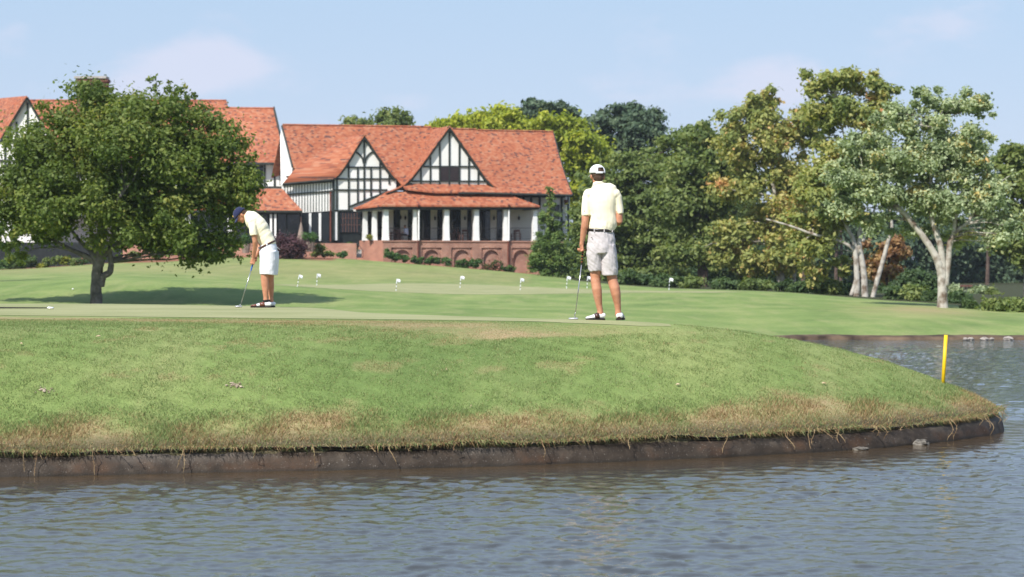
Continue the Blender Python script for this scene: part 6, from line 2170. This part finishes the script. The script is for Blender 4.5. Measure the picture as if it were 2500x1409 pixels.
for sx in (-1, 1):
    mb.ellipsoid(hc1 + HR1 @ Vector((sx * .077, -.004, -.03)), (.011, .02, .031), HR1 @ rotz(sx * .3), 10, 8)
    mb.ellipsoid(hc1 + HR1 @ Vector((sx * .03, .083, -.012)), (.018, .012, .009), HR1, 8, 6)
# arms meet at the grip
for dy, ox in ((-1, 0), (1, 7)):
    mb.tube([g1(621, 546, dy * .15), g1(622 + ox * .3, 565, dy * .19), g1(626 + ox, 592, dy * .17), g1(625.5 + ox * .9, 603, dy * .135), g1(621.5 + ox * .7, 620, dy * .07), g1(619.5 + ox * .4, 631, dy * .035), g1(618.5 + ox * .3, 636, dy * .028)],
            [.045, .046, (.041, .042), (.042, .043), (.034, .036), (.027, .028), (.027, .026)], 12, rounded=True)
hand(mb, g1(619, 633, -.034), g1(616, 656, -.012) - g1(619, 633, -.034), (-.9, .2, .2), (1.0, 1.15, .9), .92, -1)
hand(mb, g1(622, 626, .032), g1(618.5, 648, .012) - g1(622, 626, .032), (.9, -.2, -.2), (1.0, 1.15, .9), .92, -1)
remesh(mb, 'body', .0062, 3, M['skin'], guy)
# shirt
mb = MB()
mb.tube([g1(602, 526.5), g1(606.5, 529.5), g1(612, 534), g1(619, 541), g1(627, 550), g1(634, 560), g1(641, 571), g1(648, 583), g1(653, 594), g1(655, 601)],
        [(.068, .07), (.1, .085), (.15, .115), (.2, .135), (.205, .143), (.195, .146), (.18, .14), (.17, .13), (.165, .122), (.16, .118)], 22, side=Y3)
for dy in (-1, 1):
    mb.ellipsoid(g1(619, 544, dy * .16), (.085, .075, .08))
    mb.tube([g1(618, 541, dy * .15), g1(619.5, 553, dy * .19), g1(621.5, 565, dy * .2), g1(623.5, 577.5, dy * .2)], [(.066, .07), (.06, .066), (.057, .062), (.056, .06)], 14, side=Y3)


def fold1(co):
    return .009 * fbm((co[:, 0] - co[:, 2]) * 4, (co[:, 0] + co[:, 2]) * 1.2, 25) + .004 * fbm(co[:, 0] * 9 - co[:, 2] * 9, co[:, 2] * 3 + co[:, 0] * 3, 26)


shirt1 = remesh(mb, 'polo_shirt', .0085, 5, M['yellow_polo'], guy, wrinkle=fold1)
mb = MB(); mb.tube([g1(600, 525.3), g1(602, 526.5), g1(607, 530.5)], [(.064, .064), (.07, .071), (.098, .083)], 18, side=Y3); mb.build('collar', M['yellow_polo'], shirt1, True)
# shorts
mb = MB()
tb_ = Vector((.24, 0, 1)).normalized()
mb.tube([g1(653.5, 598.5), g1(655, 606), g1(656.5, 618), g1(657, 632), g1(657, 645)], [(.165, .125), (.175, .132), (.185, .137), (.185, .135), (.17, .12)], 22, side=Y3)
for dy, ox in ((-.095, 0), (.095, 3)):
    mb.tube([g1(656 + ox, 615, dy), g1(656 + ox, 635, dy), g1(655.5 + ox, 655, dy), g1(654.5 + ox, 672.5, dy)], [(.112, .133), (.112, .132), (.108, .126), (.105, .118)], 18, side=Y3)
shorts1 = remesh(mb, 'shorts', .0085, 4, M['white_shorts'], guy, wrinkle=lambda co: .005 * fbm(co[:, 0] * 8 + co[:, 2] * 2, co[:, 2] * 3, 27) + .003 * fbm(co[:, 0] * 14, co[:, 2] * 8, 28))
mb = MB(); bt = (g1(652.5, 597.5) - g1(654.5, 603.5)).normalized()
pc = g1(653.6, 600)
ringp = []
mb.tube([pc + Vector((-.06, 0, .9)).normalized() * .016 + Vector((0, 0, -.0)), pc - Vector((-.06, 0, .9)).normalized() * .016], [(.172, .128)] * 2, 26, side=Y3)
# tilt the belt down towards the front
bel = mb
for i_, v in enumerate(bel.v):
    vv = Vector(v); bel.v[i_] = tuple(vv + Vector((0, 0, (vv.x - pc.x) * .42)))
belt1 = bel.build('belt', M['belt_brown'], guy, True)
mb = MB(); mb.box(g1(654.5, 598.5, -.172), (.02, .008, .045)); mb.build('belt_loop', M['white_shorts'], belt1)
mb = MB(); mb.box(g1(632.5, 608, 0), (.02, .045, .04)); mb.build('buckle', M['buckle'], belt1)
mb = MB()
for k in range(3): mb.tube([g1(675, 605, -.03 + k * .01), g1(682 + k, 610 + k, -.03 + k * .01)], [.004, .003], 5)
x = mb.build('pocket_tees', M['buckle'], guy); x['kind'] = 'thing'
# cap and hair
mb = MB()
capc1 = hc1 + HR1 @ Vector((0, 0, .022))
vs, fs = [], []
nu, nv = 24, 8
for j in range(nv + 1):
    th = math.pi / 2 * j / nv * 1.1
    for i in range(nu):
        a = 2 * math.pi * i / nu
        vs.append(capc1 + HR1 @ Vector((math.sin(th) * math.sin(a) * .09, math.sin(th) * math.cos(a) * .112, math.cos(th) * .092)))
for j in range(nv):
    for i in range(nu):
        i2 = (i + 1) % nu; ma = 2 * math.pi * (i + .5) / nu
        if abs(ma - math.pi) < .45 and j in (4, 5, 6): continue
        fs.append((j * nu + i, (j + 1) * nu + i, (j + 1) * nu + i2, j * nu + i2))
mb._add(vs, fs); cap1 = mb.build('cap', M['navy'], guy, True)
sd = cap1.modifiers.new('s', 'SOLIDIFY'); sd.thickness = .004; sd.offset = -1
mb = MB(); rw = []
for k in range(5):
    q = k / 4
    rw.append([capc1 + HR1 @ Vector((math.sin(a) * .088, .1 * math.cos(a) * (1 - .2 * q) + .078 * q + .012, -.012 - .022 * q - .02 * abs(math.sin(a)) ** 2)) for a in np.linspace(-1.15, 1.15, 13)])
mb.grid(rw, thick=tuple(HR1 @ Vector((0, 0, -.005)))); mb.build('brim', M['navy'], cap1, True)
mb = MB(); mb.ellipsoid(capc1 + HR1 @ Vector((0, .1, .045)), (.022, .012, .016), HR1); mb.build('badge', M['gold_thread'], cap1)
mb = MB(); mb.ellipsoid(capc1 + HR1 @ Vector((0, 0, .094)), (.008, .008, .005), HR1); mb.build('button', M['gold_thread'], cap1)
mb = MB(); mb.ellipsoid(hc1 + HR1 @ Vector((0, -.013, .005)), (.079, .091, .088), HR1, 20, 12); mb.ellipsoid(hc1 + HR1 @ Vector((0, -.05, -.045)), (.06, .05, .045), HR1, 16, 10)
remesh(mb, 'hair', .006, 2, M['hair'], guy, wrinkle=lambda co: .002 * fbm(co[:, 0] * 60, co[:, 2] * 20, 9))
for dy, ox in ((-.105, 0), (.115, 5)):
    mb = MB(); mb.tube([g1(650.5 + ox, 734, dy), g1(651 + ox, 740, dy)], [(.041, .044), (.043, .05)], 12, side=Y3); mb.build('sock', M['sock'], guy, True)
    h_, t_ = g1(664 + ox * 1.2, 752, dy), g1(614 + ox, 752, dy - .01)
    saddle_shoe(guy, (h_.x, h_.y, 0), (t_.x, t_.y, 0), zf1, .1, 'shoe_white', 'shoe_tan', False, True)
hcp = g1(583, 752, -.02); hcp.z = zf1 + .016
putter('putter', 'putter with bright blue grip held by the bending person', g1(620, 636, 0), g1(613, 662, 0), g1(588, 745, 0), hcp, .11, zf1, 'blue_grip', (1, .1, 0))

# ================================================================== small things on the course
# seven and one practice flags
flag_l = ['practice flag at the far left, leaning right of the putting person', 'second practice flag right of the putting person', 'practice flag below the middle of the brick podium, nearest row', 'practice flag in front of the third brick arch', 'practice flag left of the young pine', 'practice flag in front of the clubhouse corner plinth', 'practice flag partly hidden by the standing person', 'lone practice flag in front of the dark wood']
fp = empty('practice_flag', (0, 0, 0), flag_l[0], 'golf flag', 'small flags on the practice green')


def flag_parts(root):
    mb = MB(); mb.tube([(0, 0, -.1), (0, 0, .62)], [.011] * 2, 6); po = mb.build('pole', M['dark_frame'], root)
    for z0, z1 in ((.0, .13), (.22, .33), (.42, .7)):
        mb = MB(); mb.tube([(0, 0, z0), (0, 0, z1)], [.02] * 2, 6); x = mb.build('white_band', M['flag_white'], root); x.parent = po
    rows_ = []
    for k in range(3):
        rows_.append([(.015 + .2 * i / 7, .014 * math.sin(i * .7 + k * .3), .52 + .09 * k - .004 * i * i * .2) for i in range(8)])
    mb = MB(); mb.grid(rows_, thick=(0, .004, 0)); mb.build('cloth', M['flag_white'], root, True)


flag_parts(fp)
fpos = [(726, 700, .1), (773, 698, 0), (967, 711, 0), (1123, 703, .02), (1270, 709, 0), (1383, 704, .02), (1433, 704, 0), (1633, 708, .03)]
for i, (px, py, lean) in enumerate(fpos):
    # distance where the green surface is seen at this pixel
    Yl = 100.0
    best = None
    for Yt in np.arange(100, 150, .5):
        X = (px - 1250) / F * Yt
        pyt = HZ + (HC - gz(X, Yt)) * F / Yt
        if best is None or abs(pyt - py) < best[0]: best = (abs(pyt - py), Yt)
    Yt = best[1]; X = (px - 1250) / F * Yt
    if i == 0: r_ = fp
    else:
        r_ = fp.copy(); COL.objects.link(r_); r_['label'] = flag_l[i]
        for ch in fp.children:
            c2 = ch.copy(); COL.objects.link(c2); c2.parent = r_
            for g3 in ch.children:
                d2 = g3.copy(); COL.objects.link(d2); d2.parent = c2
    r_.location = (X, Yt, gz(X, Yt)); r_.rotation_euler = (0, lean + .06, random.uniform(-.4, .4)); sc3 = Yt / 124; r_.scale = (sc3, sc3, sc3)

# yellow hazard stake behind the shoulder of the bank
Ys = 25.7
a, b2 = W(2303, 926, Ys), W(2309.5, 818, Ys)
zg_ = gz(a.x, Ys)
mb = MB(); e0 = a + (a - b2).normalized() * max(.05, (a.z - zg_) + .1)
mb.tube([e0, b2], [.0225, .022], 12); ob = mb.build('hazard_stake', M['yellow_paint'], None, True)
setp(ob, 'thin bright yellow stake standing on the tip of the bank', 'stake')

# flagstick lying on the green at the left edge
Yp = 32.3
a, b2 = W(118, 755, Yp), W(-60, 755, Yp)
zz0 = gz(a.x, Yp) + .03
fs_ = empty('lying_flagstick', (a.x, Yp, zz0), 'black pole with silver end lying on the green at the left edge', 'pole')
mb = MB(); mb.tube([(a.x, Yp, zz0), (b2.x, Yp, gz(b2.x, Yp) + .035)], [.0075, .013], 8); mb.build('rod', M['black'], fs_, True)
mb = MB(); mb.tube([(a.x - .02, Yp, zz0), (a.x, Yp, zz0), (a.x + .06, Yp, zz0 - .002), (a.x + .08, Yp, zz0 - .002)], [.01, .02, .018, .014], 10); mb.build('metal_tip', M['buckle'], fs_, True)


def ball(px, py, Y, label, r=.0214):
    X = (px - 1250) / F * Y
    mb = MB(); mb.ellipsoid((X, Y, gz(X, Y) + .014 + r), (r, r, r), nu=14, nv=9)
    return setp(mb.build('golf_ball', M['ball'], None, True), label, 'golf ball')


ball(178, 712, 84, 'white ball on the lawn left of the oak trunk', .035)

# fallen leaves and clippings on the near bank
M['dry_leaf'] = noisy('dry_leaf', (.3, .2, .1), (.55, .45, .3), 8, .8)
lf = [(1655, 945, 'curled tan leaf on the bank below the standing person'), (2012, 942, 'curled brown leaf on the bank left of the stake'), (1910, 933, 'small pale leaf on the bank between standing person and stake'), (1150, 1000, 'pale leaf low on the bank in the middle'), (52, 845, 'tan leaf high on the bank at the left edge'), (1090, 910, 'dark curled leaf clump in the middle of the bank'), (240, 828, 'tiny pale leaf high on the bank below the oak')]
for i, (px, py, lb) in enumerate(lf):
    X, Y, z = hit(px, py); z += .022
    an = random.uniform(0, 3); sx, sy = math.cos(an) * .028, math.sin(an) * .028
    mb = MB()
    mb.grid([[(X - sx, Y - sy, z), (X - sx * .3, Y + .01, z + .012), (X + sx * .4, Y + .012, z + .014), (X + sx, Y + sy, z + .003)],
             [(X - sx, Y - sy - .002, z - .004), (X - sx * .3, Y - .016, z + .003), (X + sx * .4, Y - .014, z + .002), (X + sx, Y + sy - .002, z)]], thick=(0, 0, .002))
    setp(mb.build('fallen_leaf', M['dry_leaf']), lb, 'leaf', 'fallen leaves on the near bank')

# ---- porch furniture and the seated person
def porch_chair(px, v, rz, label, back=1):
    p_ = Q(px, 587, v); p_.z = ZT
    r_ = empty('porch_chair', p_, label, 'chair', 'wooden chairs on the porch', rz)
    for n_, c, s_ in (('seat', (0, 0, .43), (.5, .48, .05)), ('backrest', (0, .22, .9), (.48, .05, .2)), ('backrest_rail', (0, .22, .66), (.48, .04, .07))):
        mb = MB(); mb.box(c, s_); o_ = link_mesh(n_, mb.mesh(n_), M['porch_wood']); o_.parent = r_
    for sx in (-.22, .22):
        for sy, h_ in ((-.21, .62), (.21, 1.0)):
            mb = MB(); mb.box((sx, sy, h_ / 2), (.05, .05, h_)); o_ = link_mesh('leg', mb.mesh('leg'), M['porch_wood']); o_.parent = r_
        mb = MB(); mb.box((sx, 0, .63), (.05, .46, .04)); o_ = link_mesh('armrest', mb.mesh('armrest'), M['porch_wood']); o_.parent = r_
    return r_


for px, v, rz, lb in ((956, 1.3, -1.4, 'porch chair behind the big left corner column'), (975, 1.4, 2.6, 'porch chair left of the seated person in pale shirt'), (1104, 1.2, -1.3, 'porch chair at the left side of the third doorway bay'), (1124, 1.2, 1.5, 'porch chair in the middle of the third doorway bay'), (1136, 1.6, .2, 'porch chair near the pale wall of the third bay'), (1264, 1.2, 2.9, 'single porch chair in the rightmost open bay'), (1252, 1.7, -1.2, 'porch chair beside the right white drainpipe')):
    porch_chair(px, v, rz, lb)
for px, lb in ((1114, 'small square porch table between the chairs of the third bay'), (963, 'small square porch table beside the seated person')):
    p_ = Q(px, 587, 1.3); p_.z = ZT
    r_ = empty('porch_table', p_, lb, 'table')
    mb = MB(); mb.box((0, 0, .72), (.7, .7, .05)); o_ = link_mesh('tabletop', mb.mesh('tabletop'), M['porch_wood']); o_.parent = r_
    for sx in (-.3, .3):
        for sy in (-.3, .3):
            mb = MB(); mb.box((sx, sy, .35), (.05, .05, .7)); o_ = link_mesh('leg', mb.mesh('leg'), M['porch_wood']); o_.parent = r_
M['pale_blue_shirt'] = noisy('pale_blue_shirt', (.45, .5, .7), (.55, .6, .78), 5, .8)
sp_ = Q(989, 587, 1.3); sp_.z = ZT
ps = empty('person', sp_, 'tiny seated person in pale blue shirt on the porch', 'person')
mb = MB()
B = lambda x, y, z: sp_ + Vector((x, y, z))
mb.tube([B(.1, 0, .5), B(.12, 0, .75), B(.05, 0, 1.0), B(.02, 0, 1.1)], [(.15, .12), (.15, .12), (.17, .11), (.07, .07)], 12, rounded=True)
mb.ellipsoid(B(-.03, 0, 1.22), (.09, .08, .11))
for sy in (-.1, .1):
    mb.tube([B(.08, sy, .5), B(-.35, sy, .52), B(-.38, sy, .08)], [.08, .065, .045], 8, rounded=True)
    mb.tube([B(-.38, sy, .05), B(-.52, sy, .04)], [.04, .035], 8, rounded=True)
    mb.tube([B(.05, sy * 2, 1.0), B(.02, sy * 2.3, .75), B(-.25, sy * 1.6, .72)], [.05, .045, .035], 8, rounded=True)
remesh(mb, 'body', .02, 2, M['skin'], ps)
mb = MB(); mb.tube([B(.1, 0, .5), B(.12, 0, .75), B(.05, 0, 1.0), B(.02, 0, 1.08)], [(.18, .15), (.18, .15), (.21, .14), (.09, .09)], 12)
for sy in (-.1, .1): mb.tube([B(.05, sy * 2, 1.02), B(.02, sy * 2.3, .75), B(-.1, sy * 2, .73)], [.07, .06, .055], 8)
remesh(mb, 'shirt', .022, 2, M['pale_blue_shirt'], ps)
mb = MB(); mb.ellipsoid(B(-.01, 0, 1.25), (.1, .09, .1)); mb.build('hair', M['hair'], ps, True)
mb = MB()
for sy in (-.1, .1): mb.tube([B(.12, sy, .5), B(-.35, sy, .53), B(-.38, sy, .12)], [.1, .08, .06], 8, rounded=True)
mb.build('trousers', M['dark_frame'], ps, True)

# closed sunshade on the terrace
c = W(735, 590, 179)
ub = empty('closed_parasol', (c.x, c.y, W(735, 604, 179).z), 'folded beige parasol behind the purple bush', 'parasol')
mb = MB(); mb.tube([W(735, 604, 179), W(735, 530, 179)], [.03] * 2, 6); mb.build('pole', M['porch_wood'], ub)
mb = MB(); mb.tube([W(735, 543, 179), W(735, 560, 179), W(734, 580, 179), W(735, 592, 179)], [.05, .17, .29, .26], 10); mb.build('canopy', M['canvas'], ub)
# terrace planters at the far end of the glazed wing
for i, px in enumerate((520, 600)):
    c = W(px, 606, 178)
    r_ = empty('terrace_planter', c, ['terrace planter nearer the oak trunk', 'terrace planter just left of the putting person'][i], 'planter', 'planters along the glazed terrace')
    mb = MB(); mb.tube([c + Vector((0, 0, .35)), c + Vector((0, 0, -.4))], [.4, .28], 8); mb.build('pot', M['canvas'], r_)
    leaves('foliage', crown_clumps([(c.x, c.y, c.z + .75, .5, .5, .45)], 12, .4, .5), 900, .08, M['shrub_leaf'], r_)

# ---- summer haze over the whole place
mb = MB(); mb.box((20, 760, 12.5), (2400, 1660, 29)); hz_ = mb.build('haze', None)
m = bpy.data.materials.new('summer_haze'); m.use_nodes = True; t = NT(m.node_tree); t.n.clear()
pv_ = t.add('ShaderNodeVolumePrincipled'); pv_.inputs['Color'].default_value = (.82, .88, .96, 1); pv_.inputs['Density'].default_value = .00016; pv_.inputs['Anisotropy'].default_value = .2
o = t.add('ShaderNodeOutputMaterial'); t.link(pv_.outputs[0], o.inputs['Volume'])
hz_.data.materials.append(m); hz_['kind'] = 'stuff'; hz_['label'] = 'thin pale summer haze over the course'
